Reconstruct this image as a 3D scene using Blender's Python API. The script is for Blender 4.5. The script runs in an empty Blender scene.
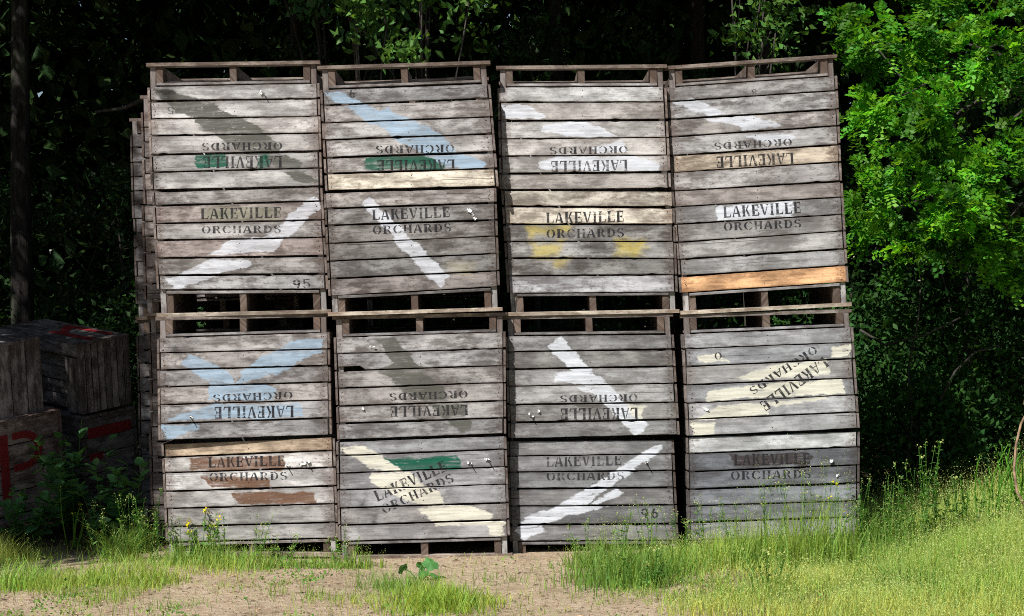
import bpy, bmesh, math, random
import numpy as np
from mathutils import Vector, Matrix

# ------------------------------------------------------------------ camera, world, sun
SC = bpy.context.scene
COL = SC.collection
IW, IH = 1024, 616
CAM = Vector((0.0, -14.0, 1.75))
FPX = 141.0 * 14.0                      # focal length in pixels
ROLL = math.radians(1.2)
RIGHT = Vector((math.cos(ROLL), 0, -math.sin(ROLL)))
UP = Vector((math.sin(ROLL), 0, math.cos(ROLL)))
cd = bpy.data.cameras.new('camera')
cam = bpy.data.objects.new('camera', cd)
COL.objects.link(cam)
mw = Matrix.Identity(4)
Z = RIGHT.cross(UP)
for i in range(3):
    mw[i][0] = RIGHT[i]; mw[i][1] = UP[i]; mw[i][2] = Z[i]; mw[i][3] = CAM[i]
cam.matrix_world = mw
cd.sensor_width = 36.0
cd.lens = FPX / IW * 36.0
cd.clip_end = 2000
SC.camera = cam
SC.render.resolution_x = IW; SC.render.resolution_y = IH

SUN_EL = math.radians(49)
SUN_AZ = math.radians(38)               # sun stands to the left of the viewer, in front of the bins
wd = bpy.data.worlds.new('World'); SC.world = wd; wd.use_nodes = True
nt = wd.node_tree
sky = nt.nodes.new('ShaderNodeTexSky'); sky.sky_type = 'NISHITA'; sky.sun_disc = False
sky.sun_elevation = SUN_EL; sky.sun_rotation = math.pi + SUN_AZ
sky.air_density = 1.0; sky.dust_density = 0.6; sky.ozone_density = 1.0
bg = nt.nodes['Background']; bg.inputs['Strength'].default_value = 0.05
nt.links.new(sky.outputs[0], bg.inputs[0])
sd = bpy.data.lights.new('sun', 'SUN'); sd.energy = 5.0; sd.angle = math.radians(0.5)
sd.color = (1.0, 0.975, 0.94)
so = bpy.data.objects.new('sun', sd); COL.objects.link(so)
sdir = Vector((math.sin(SUN_AZ) * math.cos(SUN_EL), math.cos(SUN_AZ) * math.cos(SUN_EL), -math.sin(SUN_EL)))
so.rotation_euler = sdir.to_track_quat('-Z', 'Y').to_euler()
so.location = (-8, -10, 14)
SC.view_settings.view_transform = 'Standard'
SC.view_settings.look = 'None'
SC.view_settings.exposure = 0.6
SC.view_settings.gamma = 1.0
try:
    SC.cycles.max_bounces = 6; SC.cycles.transparent_max_bounces = 12
    SC.cycles.use_adaptive_sampling = True
    SC.cycles.use_denoising = False
    SC.cycles.filter_width = 1.0
    SC.cycles.sample_clamp_indirect = 3.0
except Exception:
    pass

# ------------------------------------------------------------------ helpers
def s2l(c):
    c = c / 255.0
    return c / 12.92 if c <= 0.04045 else ((c + 0.055) / 1.055) ** 2.4

def rgb(r, g, b, k=1.0):
    return (s2l(r) * k, s2l(g) * k, s2l(b) * k, 1.0)

def pix(px, py, y):
    """the point on the vertical plane y that the pixel looks at"""
    t = y - CAM.y
    d = RIGHT * ((px - 512) / FPX) + UP * ((308 - py) / FPX)
    return Vector((d.x * t, y, CAM.z + d.z * t))

def gpix(px, py, z=0.0):
    """the point of level ground that the pixel looks at"""
    d = Vector((0, 1, 0)) + RIGHT * ((px - 512) / FPX) + UP * ((308 - py) / FPX)
    t = (z - CAM.z) / d.z
    return CAM + d * t

def gz(x, y):
    """height of the ground"""
    x = np.asarray(x, float); y = np.asarray(y, float)
    h = 0.012 * np.sin(2.1 * x + 0.7 * y) + 0.01 * np.sin(1.3 * y - 2.7 * x + 1.0) + 0.006 * np.sin(6.1 * x + 4.3 * y) + 0.005 * np.sin(5.2 * y - 7.3 * x)
    front = np.clip((-y) / 0.6, 0, 1)
    h = h * (0.25 + 0.75 * front)
    left = np.clip((-x - 2.85) / 0.6, 0, 1)
    h = h + left * np.clip(y - 0.9, 0, 4) * 0.11
    right = np.clip((x - 2.9) / 1.0, 0, 1)
    h = h + right * np.clip(y + 1.0, 0, 5) * 0.035
    return h

def tag(o, label=None, cat=None, group=None, kind=None):
    if label: o['label'] = label
    if cat: o['category'] = cat
    if group: o['group'] = group
    if kind: o['kind'] = kind
    return o

def empty(name, loc, label=None, cat=None, group=None):
    o = bpy.data.objects.new(name, None)
    COL.objects.link(o)
    o.location = loc; o.empty_display_size = 0.1
    return tag(o, label, cat, group)

class MB:
    """collects polygons with two uv layers and a tint, then links them as one mesh object"""
    def __init__(s):
        s.v = []; s.f = []; s.p = []; s.g = []; s.t = []; s.m = []
    def face(s, pts, uvp=None, uvg=None, tint=(1, 1, 1), mi=0):
        b = len(s.v)
        s.v.extend([tuple(q) for q in pts])
        s.f.append(tuple(range(b, b + len(pts))))
        n = len(pts)
        s.p.extend(uvp or [(0, 0)] * n); s.g.extend(uvg or uvp or [(0, 0)] * n)
        s.t.extend([tuple(tint) + (0.5,)] * n); s.m.append(mi)
    def grid(s, verts, faces, uvp, uvg, tint, mi=0, share=None):
        b = len(s.v)
        s.v.extend([tuple(q) for q in verts])
        for f in faces:
            s.f.append(tuple(b + i for i in f)); s.m.append(mi)
            for i in f:
                s.p.append(uvp[i]); s.g.append(uvg[i]); s.t.append(tuple(tint) + ((share[i],) if share else (0.5,)))
    def build(s, name, mats, parent=None, base=(0, 0, 0), smooth=False, fixn=True):
        me = bpy.data.meshes.new(name)
        bx = Vector(base)
        me.from_pydata([(q[0] - bx.x, q[1] - bx.y, q[2] - bx.z) for q in s.v], [], s.f)
        l1 = me.uv_layers.new(name='panel'); l2 = me.uv_layers.new(name='grain')
        l1.data.foreach_set('uv', np.array(s.p, 'f').ravel())
        l2.data.foreach_set('uv', np.array(s.g, 'f').ravel())
        ca = me.color_attributes.new('tint', 'FLOAT_COLOR', 'CORNER')
        ca.data.foreach_set('color', np.array(s.t, 'f').ravel())
        if not isinstance(mats, (list, tuple)): mats = [mats]
        for m in mats: me.materials.append(m)
        me.polygons.foreach_set('material_index', s.m)
        if fixn:
            bm = bmesh.new(); bm.from_mesh(me)
            bmesh.ops.remove_doubles(bm, verts=bm.verts, dist=1e-6)
            bmesh.ops.recalc_face_normals(bm, faces=bm.faces)
            bm.to_mesh(me); bm.free()
        if smooth:
            for p in me.polygons: p.use_smooth = True
        o = bpy.data.objects.new(name, me); COL.objects.link(o)
        if parent: o.parent = parent
        else: o.location = bx
        return o

def plank(mb, M, a0, a1, b0, b1, c0, th, n=8, tint=(1, 1, 1), rng=random, rough=0.0025, ch=0.0025, mi=0, bow=0.0, crossed=False):
    """a sawn board: runs along a, its width spans b, its face lies at depth c0; b0, b1, may be functions of the share along the board"""
    f0 = b0 if callable(b0) else (lambda s: b0)
    f1 = b1 if callable(b1) else (lambda s: b1)
    ro = (rng.random() * 40, rng.random() * 40)
    V = []; P = []; G = []
    jit0 = jit1 = 0.0
    for i in range(n + 1):
        s = i / n; a = a0 + (a1 - a0) * s
        jit0 = jit0 * 0.5 + rng.uniform(-rough, rough); jit1 = jit1 * 0.5 + rng.uniform(-rough, rough)
        v0 = f0(s) + jit0; v1 = f1(s) + jit1
        if n > 12 and rng.random() < 0.02: v0 += rng.uniform(0.002, 0.006)
        if n > 12 and rng.random() < 0.025: v1 -= rng.uniform(0.002, 0.007)
        c = c0 + bow * math.sin(math.pi * s)
        ring = [(v0 + ch, c), (v1 - ch, c), (v1, c + ch), (v1, c + th), (v0, c + th), (v0, c + ch)]
        for (b, cc) in ring:
            V.append(M(a, b, cc)); P.append((a, b)); G.append((a + ro[0], b + (cc - c) + ro[1]))
    F = []
    for i in range(n):
        for k in range(6):
            k2 = (k + 1) % 6
            F.append((i * 6 + k, i * 6 + k2, (i + 1) * 6 + k2, (i + 1) * 6 + k))
    F.append(tuple(range(6))); F.append(tuple(n * 6 + k for k in range(6)))
    mb.grid(V, F, P, G, tint, mi, [0.0, 1.0, 1.0, 1.0, 0.0, 0.0] * (n + 1))

def tube(mb, pts, radii, sides=7, tint=(1, 1, 1), mi=0):
    V = []; P = []; F = []
    pts = [Vector(p) for p in pts]
    L = 0
    for i, p in enumerate(pts):
        d = (pts[min(i + 1, len(pts) - 1)] - pts[max(i - 1, 0)])
        d = d.normalized() if d.length > 1e-9 else Vector((0, 0, 1))
        ax = d.cross(Vector((0.3, 0.9, 0.1))).normalized(); ay = d.cross(ax)
        if i: L += (p - pts[i - 1]).length
        for k in range(sides):
            a = 2 * math.pi * k / sides
            V.append(p + (ax * math.cos(a) + ay * math.sin(a)) * radii[i]); P.append((L, a * radii[0]))
    for i in range(len(pts) - 1):
        for k in range(sides):
            k2 = (k + 1) % sides
            F.append((i * sides + k, i * sides + k2, (i + 1) * sides + k2, (i + 1) * sides + k))
    F.append(tuple(range(sides))); F.append(tuple((len(pts) - 1) * sides + k for k in range(sides)))
    mb.grid(V, F, P, P, tint, mi)

def np_mesh(name, V, F, mats, tint=None, parent=None, loc=(0, 0, 0), smooth=False):
    """fast mesh: V (n,3), F (m,4) quads or (m,3) triangles, tint (m,3) per face"""
    me = bpy.data.meshes.new(name)
    V = np.ascontiguousarray(V, 'f'); F = np.ascontiguousarray(F, 'i')
    m, k = F.shape
    me.vertices.add(len(V)); me.vertices.foreach_set('co', V.ravel())
    me.loops.add(m * k); me.loops.foreach_set('vertex_index', F.ravel())
    me.polygons.add(m)
    me.polygons.foreach_set('loop_start', np.arange(0, m * k, k, dtype='i'))
    me.polygons.foreach_set('loop_total', np.full(m, k, 'i'))
    me.update(calc_edges=True)
    if tint is not None:
        ca = me.color_attributes.new('tint', 'FLOAT_COLOR', 'CORNER')
        t4 = np.ones((m, 4), 'f'); t4[:, :3] = tint
        ca.data.foreach_set('color', np.repeat(t4, k, axis=0).ravel())
    me.materials.append(mats)
    if smooth: me.polygons.foreach_set('use_smooth', np.ones(m, bool))
    me.validate()
    o = bpy.data.objects.new(name, me); COL.objects.link(o)
    if parent: o.parent = parent
    o.location = loc
    return o

# ------------------------------------------------------------------ node helpers and materials
class NT:
    def __init__(s, name):
        s.m = bpy.data.materials.new(name); s.m.use_nodes = True
        s.t = s.m.node_tree; s.t.nodes.clear()
        s.out = s.n('ShaderNodeOutputMaterial')
    def n(s, t, **kw):
        x = s.t.nodes.new(t)
        for k, v in kw.items(): setattr(x, k, v)
        return x
    def L(s, a, b): s.t.links.new(a, b)
    def put(s, sock, v):
        if hasattr(v, 'is_output') or hasattr(v, 'links'): s.L(v, sock)
        else: sock.default_value = v
    def math(s, op, a, b=None, c=None, clamp=False):
        x = s.n('ShaderNodeMath', operation=op); x.use_clamp = clamp
        s.put(x.inputs[0], a)
        if b is not None: s.put(x.inputs[1], b)
        if c is not None: s.put(x.inputs[2], c)
        return x.outputs[0]
    def vec(s, op, a, b=None):
        x = s.n('ShaderNodeVectorMath', operation=op)
        s.put(x.inputs[0], a)
        if b is not None: s.put(x.inputs[1], b)
        return x.outputs['Value'] if op in ('DOT_PRODUCT', 'LENGTH') else x.outputs[0]
    def noise(s, vec, scale, detail=3.0, rough=0.55, col=False):
        x = s.n('ShaderNodeTexNoise'); s.L(vec, x.inputs['Vector'])
        x.inputs['Scale'].default_value = scale; x.inputs['Detail'].default_value = detail; x.inputs['Roughness'].default_value = rough
        return x.outputs['Color'] if col else x.outputs['Fac']
    def ramp(s, v, lo, hi, a=0.0, b=1.0, smooth=True):
        x = s.n('ShaderNodeMapRange'); x.interpolation_type = 'SMOOTHSTEP' if smooth else 'LINEAR'
        s.put(x.inputs[0], v)
        for i, q in enumerate((lo, hi, a, b)): x.inputs[i + 1].default_value = q
        return x.outputs[0]
    def mix(s, fac, a, b, mode='MIX'):
        x = s.n('ShaderNodeMix', data_type='RGBA', blend_type=mode)
        s.put(x.inputs[0], fac); s.put(x.inputs[6], a); s.put(x.inputs[7], b)
        return x.outputs[2]
    def uv(s, name): return s.n('ShaderNodeUVMap', uv_map=name).outputs[0]
    def mapping(s, v, scale, loc=(0, 0, 0)):
        x = s.n('ShaderNodeMapping'); s.L(v, x.inputs[0]); x.inputs['Scale'].default_value = scale; x.inputs['Location'].default_value = loc
        return x.outputs[0]
    def tint(s): return s.n('ShaderNodeVertexColor', layer_name='tint').outputs[0]
    def bump(s, h, strength, dist):
        x = s.n('ShaderNodeBump'); s.L(h, x.inputs['Height']); x.inputs['Strength'].default_value = strength; x.inputs['Distance'].default_value = dist
        return x.outputs[0]
    def principled(s, col, rough=0.85, spec=0.2, normal=None):
        p = s.n('ShaderNodeBsdfPrincipled')
        s.put(p.inputs['Base Color'], col); s.put(p.inputs['Roughness'], rough); p.inputs['Specular IOR Level'].default_value = spec
        if normal is not None: s.L(normal, p.inputs['Normal'])
        return p

def wood_nodes(T, stain=1.0):
    """weathered board: grain along u; returns (colour, height)"""
    g = T.uv('grain'); tint = T.tint()
    fine = T.noise(T.mapping(g, (6.0, 190.0, 1)), 1.0, 4.0, 0.65)
    mid = T.noise(T.mapping(g, (2.0, 38.0, 1)), 1.0, 5.0, 0.65)
    blot = T.noise(T.mapping(g, (5.5, 14.0, 1)), 1.0, 8.0, 0.72)
    pale = T.noise(T.mapping(g, (2.6, 7.0, 1), (5, 8, 0)), 1.0, 4.0, 0.6)
    spot = T.noise(T.mapping(g, (26.0, 48.0, 1)), 1.0, 5.0, 0.7)
    speck = T.noise(T.mapping(g, (70.0, 130.0, 1)), 1.0, 3.0, 0.6)
    big = T.noise(T.mapping(T.uv('panel'), (2.4, 2.6, 1), (3.1, 1.7, 0)), 1.0, 3.0, 0.5)
    c = T.mix(T.ramp(pale, 0.32, 0.66), (0.24, 0.236, 0.232, 1), (0.48, 0.473, 0.465, 1))
    c = T.mix(T.math('MULTIPLY', T.ramp(mid, 0.46, 0.72), 0.50), c, (0.155, 0.147, 0.147, 1))
    c = T.mix(T.math('MULTIPLY', T.ramp(fine, 0.54, 0.76), 0.38), c, (0.12, 0.11, 0.108, 1))
    # dark weather stains
    st = T.math('MULTIPLY', T.ramp(T.math('ADD', T.math('MULTIPLY', blot, 0.72), T.math('MULTIPLY', big, 0.36)), 0.478, 0.625), 0.92 * stain)
    st = T.math('MULTIPLY', st, T.ramp(mid, 0.32, 0.58, 0.62, 1.0))
    c = T.mix(st, c, (0.098, 0.087, 0.081, 1))
    sp = T.math('MULTIPLY', T.ramp(spot, 0.55, 0.70), 0.78 * stain)
    c = T.mix(sp, c, (0.07, 0.055, 0.05, 1))
    c = T.mix(T.math('MULTIPLY', T.ramp(speck, 0.60, 0.70), 0.65), c, (0.085, 0.07, 0.065, 1))
    # grime along the edges and rust and wet rot round the nailed ends
    share = T.n('ShaderNodeVertexColor', layer_name='tint').outputs[1]
    ed = T.math('ABSOLUTE', T.math('SUBTRACT', share, 0.5))
    ed = T.ramp(T.math('ADD', ed, T.math('MULTIPLY', T.math('SUBTRACT', blot, 0.5), 0.45)), 0.36, 0.52)
    c = T.mix(T.math('MULTIPLY', ed, 0.42), c, (0.10, 0.078, 0.07, 1))
    ux = T.n('ShaderNodeSeparateXYZ'); T.L(T.uv('panel'), ux.inputs[0])
    en = T.math('ABSOLUTE', T.math('SUBTRACT', ux.outputs[0], 0.59))
    en = T.ramp(T.math('ADD', en, T.math('MULTIPLY', T.math('SUBTRACT', spot, 0.5), 0.35)), 0.49, 0.60)
    c = T.mix(T.math('MULTIPLY', en, 0.6), c, (0.11, 0.082, 0.07, 1))
    # long checks
    crk = T.noise(T.mapping(g, (1.1, 95.0, 1), (7, 3, 0)), 1.0, 2.0, 0.5)
    ck = T.ramp(crk, 0.69, 0.735)
    c = T.mix(T.math('MULTIPLY', ck, 0.8), c, (0.03, 0.025, 0.022, 1))
    c = T.mix(1.0, c, tint, 'MULTIPLY')
    h = T.math('SUBTRACT', T.math('ADD', T.math('MULTIPLY', fine, 0.5), T.math('MULTIPLY', mid, 0.6)), T.math('MULTIPLY', ck, 1.2))
    dirt = T.math('MAXIMUM', T.math('MULTIPLY', st, 0.42), T.math('MAXIMUM', T.math('MULTIPLY', sp, 0.6), T.math('MULTIPLY', T.ramp(fine, 0.52, 0.76), 0.40)))
    return c, h, dirt

def wood_material(name, stain=1.0):
    T = NT(name)
    c, h, dirt = wood_nodes(T, stain)
    p = T.principled(c, 0.86, 0.18, T.bump(h, 0.55, 0.004))
    T.L(p.outputs[0], T.out.inputs[0])
    return T.m

def front_material(name, paints, stain=1.0):
    """weathered boards with brushed swathes of paint; each paint = (colour, opacity, [convex polygons in panel metres])"""
    T = NT(name)
    c, h, dirt = wood_nodes(T, stain)
    if paints:
        pu = T.uv('panel'); g = T.uv('grain')
        n1 = T.noise(T.mapping(pu, (6, 12, 1)), 1.0, 4.0, 0.65, col=True)
        n2 = T.noise(T.mapping(pu, (22, 120, 1)), 1.0, 3.0, 0.6, col=True)
        d1 = T.vec('MULTIPLY', T.vec('SUBTRACT', n1, (0.5, 0.5, 0.5)), (0.14, 0.085, 0))
        d2 = T.vec('MULTIPLY', T.vec('SUBTRACT', n2, (0.5, 0.5, 0.5)), (0.025, 0.012, 0))
        q = T.vec('ADD', T.vec('ADD', pu, d1), d2)
        wear = T.noise(T.mapping(g, (4.5, 60, 1), (1, 9, 0)), 1.0, 4.0, 0.68)
        wear2 = T.noise(T.mapping(pu, (9, 14, 1), (4, 2, 0)), 1.0, 4.0, 0.6)
        flake = T.noise(T.mapping(g, (38, 95, 1), (2, 6, 0)), 1.0, 5.0, 0.7)
        thin = T.noise(T.mapping(g, (1.6, 26, 1), (8, 1, 0)), 1.0, 4.0, 0.6)
        keep = T.ramp(T.math('ADD', T.math('MULTIPLY', wear, 0.6), T.math('MULTIPLY', wear2, 0.4)), 0.67, 0.53, 0.12, 1.0)
        keep = T.math('MULTIPLY', keep, T.ramp(flake, 0.68, 0.60, 0.2, 1.0))
        keep = T.math('MULTIPLY', keep, T.ramp(thin, 0.72, 0.45, 0.66, 1.0))
        tone = T.ramp(T.noise(T.mapping(g, (3, 45, 1)), 1.0, 3.0), 0.25, 0.75, 0.72, 1.10)
        for colr, op, polys in paints:
            tot = None
            for poly in polys:
                ar = sum(poly[i][0] * poly[(i + 1) % len(poly)][1] - poly[(i + 1) % len(poly)][0] * poly[i][1] for i in range(len(poly)))
                if ar < 0: poly = poly[::-1]
                d = None
                for i in range(len(poly)):
                    x0, y0 = poly[i]; x1, y1 = poly[(i + 1) % len(poly)]
                    L = math.hypot(x1 - x0, y1 - y0)
                    if L < 1e-6: continue
                    nx, ny = -(y1 - y0) / L, (x1 - x0) / L
                    e = T.math('ADD', T.vec('DOT_PRODUCT', q, (nx, ny, 0)), -(nx * x0 + ny * y0))
                    d = e if d is None else T.math('MINIMUM', d, e)
                tot = d if tot is None else T.math('MAXIMUM', tot, d)
            soft = colr in (YELLOW, SPRAY, DUN)
            if soft: tot = T.math('ADD', tot, T.math('MULTIPLY', T.math('SUBTRACT', wear2, 0.5), 0.10))
            mask = T.ramp(tot, -0.035, 0.04) if soft else T.ramp(tot, -0.004, 0.009)
            mask = T.math('MULTIPLY', T.math('MULTIPLY', mask, keep), op)
            mm = T.n('ShaderNodeVectorMath', operation='SCALE'); mm.inputs[0].default_value = colr[:3]; T.L(tone, mm.inputs['Scale'])
            pcol = T.mix(dirt, mm.outputs[0], (colr[0] * 0.35 + 0.04, colr[1] * 0.34 + 0.036, colr[2] * 0.33 + 0.032, 1))
            c = T.mix(mask, c, pcol)
    p = T.principled(c, 0.82, 0.2, T.bump(h, 0.5, 0.004))
    T.L(p.outputs[0], T.out.inputs[0])
    return T.m

def stencil_material():
    T = NT('stencil_black')
    pu = T.uv('panel')
    n = T.noise(T.mapping(pu, (45, 150, 1)), 1.0, 5.0, 0.7)
    n2 = T.noise(T.mapping(pu, (13, 22, 1)), 1.0, 3.0, 0.6)
    a = T.ramp(T.math('ADD', T.math('MULTIPLY', n, 0.55), T.math('MULTIPLY', n2, 0.45)), 0.62, 0.49, 0.15, 0.97)
    tr = T.n('ShaderNodeBsdfTransparent'); p = T.principled((0.022, 0.021, 0.024, 1), 0.8, 0.2)
    sep = T.n('ShaderNodeSeparateColor'); T.L(T.tint(), sep.inputs[0])
    a = T.math('MULTIPLY', a, sep.outputs[0])
    mx = T.n('ShaderNodeMixShader'); T.L(a, mx.inputs[0]); T.L(tr.outputs[0], mx.inputs[1]); T.L(p.outputs[0], mx.inputs[2])
    T.L(mx.outputs[0], T.out.inputs[0])
    return T.m

def worn_paint(name, col):
    T = NT(name)
    pu = T.uv('panel')
    n = T.noise(T.mapping(pu, (30, 60, 1)), 1.0, 4.0, 0.65)
    a = T.ramp(n, 0.70, 0.5, 0.3, 0.95)
    tr = T.n('ShaderNodeBsdfTransparent'); p = T.principled(col, 0.7, 0.25)
    mx = T.n('ShaderNodeMixShader'); T.L(a, mx.inputs[0]); T.L(tr.outputs[0], mx.inputs[1]); T.L(p.outputs[0], mx.inputs[2])
    T.L(mx.outputs[0], T.out.inputs[0])
    return T.m

def leaf_material(name, col, trans=0.45, spec=0.25, tcol=None):
    T = NT(name)
    c = T.mix(1.0, col, T.tint(), 'MULTIPLY')
    p = T.principled(c, 0.55, spec)
    t = T.n('ShaderNodeBsdfTranslucent')
    tc = T.mix(1.0, tcol or (col[0] * 1.5, col[1] * 1.45, col[2] * 0.7, 1), T.tint(), 'MULTIPLY')
    T.L(tc, t.inputs[0])
    mx = T.n('ShaderNodeMixShader'); mx.inputs[0].default_value = trans
    T.L(p.outputs[0], mx.inputs[1]); T.L(t.outputs[0], mx.inputs[2])
    T.L(mx.outputs[0], T.out.inputs[0])
    return T.m

def plain(name, col, rough=0.8, nscale=30, amt=0.3, bumpd=0.0):
    T = NT(name)
    co = T.n('ShaderNodeTexCoord').outputs['Object']
    n = T.noise(co, nscale, 4.0)
    c = T.mix(T.ramp(n, 0.3, 0.7), tuple(x * (1 - amt) for x in col[:3]) + (1,), tuple(min(1, x * (1 + amt)) for x in col[:3]) + (1,))
    c = T.mix(1.0, c, T.tint(), 'MULTIPLY')
    p = T.principled(c, rough, 0.25, T.bump(n, 0.6, bumpd) if bumpd else None)
    T.L(p.outputs[0], T.out.inputs[0])
    return T.m

def bark_material(name, col):
    T = NT(name)
    co = T.mapping(T.n('ShaderNodeTexCoord').outputs['Object'], (1, 1, 0.22))
    n = T.noise(co, 28, 6.0, 0.65); n2 = T.noise(co, 6, 3.0)
    c = T.mix(T.ramp(n, 0.35, 0.65), tuple(x * 0.45 for x in col[:3]) + (1,), tuple(x * 1.3 for x in col[:3]) + (1,))
    c = T.mix(T.math('MULTIPLY', T.ramp(n2, 0.5, 0.7), 0.4), c, (0.06, 0.075, 0.04, 1))
    p = T.principled(c, 0.9, 0.1, T.bump(n, 0.8, 0.02))
    T.L(p.outputs[0], T.out.inputs[0])
    return T.m

WOOD = wood_material('weathered_wood', 1.0)
WOOD_DARK = wood_material('shaded_side_wood', 1.15)  # more stained wood for the crates, whose dark tints add shade
STENCIL = stencil_material()
NAIL = plain('rusty_nail', (0.035, 0.024, 0.018, 1), 0.7)
PAPER = plain('white_scrap', (0.72, 0.72, 0.72, 1), 0.7, 60, 0.08)
RED = worn_paint('red_paint', (0.21, 0.016, 0.017, 1))
BARK = bark_material('bark', (0.05, 0.043, 0.037, 1))
BARK_DARK = bark_material('dark_bark', (0.024, 0.021, 0.019, 1))
BARK_PALE = bark_material('pale_bark', (0.17, 0.14, 0.115, 1))
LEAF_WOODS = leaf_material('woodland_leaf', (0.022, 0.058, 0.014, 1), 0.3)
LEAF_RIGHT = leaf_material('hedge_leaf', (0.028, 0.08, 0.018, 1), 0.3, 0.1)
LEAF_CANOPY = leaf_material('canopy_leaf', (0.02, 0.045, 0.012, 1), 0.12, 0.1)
LEAF_LOCUST = leaf_material('locust_leaf', (0.085, 0.26, 0.018, 1), 0.45, 0.3, (0.17, 0.46, 0.014, 1))
LEAF_BROAD = leaf_material('broad_leaf', (0.075, 0.19, 0.06, 1), 0.35)
LEAF_WEED = leaf_material('weed_leaf', (0.085, 0.19, 0.035, 1), 0.4)
GRASS = leaf_material('meadow_grass', (0.37, 0.47, 0.095, 1), 0.45, 0.2, (0.58, 0.68, 0.10, 1))
GRASS_GREEN = leaf_material('green_grass', (0.21, 0.34, 0.06, 1), 0.42, 0.25, (0.33, 0.50, 0.06, 1))
SEED = leaf_material('seed_head', (0.44, 0.50, 0.17, 1), 0.4, 0.1)
PETAL = leaf_material('yellow_petal', (0.75, 0.62, 0.02, 1), 0.3, 0.1)

# ------------------------------------------------------------------ ground
def ground():
    T = NT('sandy_soil')
    co = T.n('ShaderNodeTexCoord').outputs['Object']
    n1 = T.noise(co, 2.2, 5.0, 0.6); n2 = T.noise(co, 18, 5.0, 0.65); n3 = T.noise(co, 120, 3.0, 0.6)
    c = T.mix(T.ramp(n2, 0.3, 0.7), (0.36, 0.27, 0.175, 1), (0.51, 0.405, 0.285, 1))
    c = T.mix(T.math('MULTIPLY', T.ramp(n1, 0.48, 0.68), 0.55), c, (0.25, 0.18, 0.115, 1))
    c = T.mix(T.math('MULTIPLY', T.ramp(n3, 0.58, 0.72), 0.6), c, (0.13, 0.09, 0.055, 1))
    # under the trees the soil is dark leaf mould; under the meadow it is humus
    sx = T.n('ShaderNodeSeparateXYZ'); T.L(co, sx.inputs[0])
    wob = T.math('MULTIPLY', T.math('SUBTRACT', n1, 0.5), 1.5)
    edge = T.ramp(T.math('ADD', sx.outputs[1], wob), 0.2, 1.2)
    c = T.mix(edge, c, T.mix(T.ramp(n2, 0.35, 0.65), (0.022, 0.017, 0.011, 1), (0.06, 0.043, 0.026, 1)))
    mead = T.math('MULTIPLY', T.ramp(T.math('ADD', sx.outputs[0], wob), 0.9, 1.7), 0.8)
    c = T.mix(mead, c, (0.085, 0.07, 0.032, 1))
    h = T.math('ADD', T.math('MULTIPLY', n2, 0.7), T.math('MULTIPLY', n3, 0.3))
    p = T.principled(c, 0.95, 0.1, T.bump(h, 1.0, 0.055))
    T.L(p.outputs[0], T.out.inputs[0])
    far = np.array([14, 20, 30, 50, 90, 160, 300.])
    xs = np.concatenate([-far[::-1], np.linspace(-9, 9, 181), far])
    ys = np.concatenate([-far[::-1] - 2, np.linspace(-6, 7, 131), far + 2])
    X, Y = np.meshgrid(xs, ys)
    V = np.stack([X, Y, gz(X, Y) * (np.abs(X) < 12)], -1).reshape(-1, 3)
    nx, ny = len(xs), len(ys)
    i = np.arange(nx - 1)[None, :] + nx * np.arange(ny - 1)[:, None]
    F = np.stack([i, i + 1, i + 1 + nx, i + nx], -1).reshape(-1, 4)
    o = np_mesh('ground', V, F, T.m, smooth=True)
    tag(o, kind='structure')
ground()

# ------------------------------------------------------------------ foliage generators
def norm(a): return a / np.maximum(np.linalg.norm(a, axis=-1, keepdims=True), 1e-9)

def leaves(P, size, rg, outward=None, droop=0.3, width=0.5, var=0.35, hue=0.12, fold=0.18):
    """one folded diamond leaf at each point"""
    n = len(P)
    a = norm(rg.normal(size=(n, 3)) + (0 if outward is None else outward * 0.9) + np.array([0, 0, -droop]))
    nrm = norm(rg.normal(size=(n, 3)) * 0.75 + np.array([0, 0, 1.0]))
    b = norm(np.cross(a, nrm)); c = np.cross(b, a)
    L = size * rg.uniform(0.6, 1.3, (n, 1)); w = L * width * 0.5
    V = np.stack([P, P + a * L * 0.45 + b * w - c * L * fold, P + a * L, P + a * L * 0.45 - b * w - c * L * fold], 1).reshape(-1, 3)
    F = np.arange(n * 4).reshape(n, 4)
    k = rg.uniform(1 - var, 1 + var, (n, 1)); h = rg.uniform(-hue, hue, (n, 1))
    tint = np.concatenate([k * (1 + h * 1.6), k, k * (1 - h)], 1)
    return V, F, tint

def fronds(P, D, rg, length=0.2, pairs=6, leaflet=0.045, var=0.35):
    """pinnate leaves: leaflets in pairs along a drooping midrib"""
    n = len(P)
    D = norm(D); side = norm(np.cross(D, norm(rg.normal(size=(n, 3)) * 0.5 + np.array([0, 0, 1.0])))); nr = np.cross(side, D)
    L = length * rg.uniform(0.7, 1.25, (n, 1))
    Vs = []; Ts = []
    k = rg.uniform(1 - var, 1 + var, (n, 1)); h = rg.uniform(-0.15, 0.25, (n, 1))
    tb = np.concatenate([k * (1 + h * 1.8), k, k * (1 - h * 0.5)], 1)
    for i in range(pairs):
        s = 0.25 + 0.75 * i / (pairs - 1)
        base = P + D * L * s - np.array([0, 0, 1.0]) * L * 0.3 * s * s
        for sg in (-1, 1):
            d = norm(side * sg + D * 0.45 + rg.normal(size=(n, 3)) * 0.25)
            w = norm(np.cross(d, nr + rg.normal(size=(n, 3)) * 0.25)); l = leaflet * rg.uniform(0.8, 1.2, (n, 1))
            Vs.append(np.stack([base, base + d * l * 0.5 + w * l * 0.31, base + d * l, base + d * l * 0.5 - w * l * 0.31], 1))
            Ts.append(tb * rg.uniform(0.85, 1.15, (n, 1)))
    V = np.concatenate(Vs, 0).reshape(-1, 3)
    T_ = np.concatenate(Ts, 0)
    return V, np.arange(len(V)).reshape(-1, 4), T_

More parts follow.
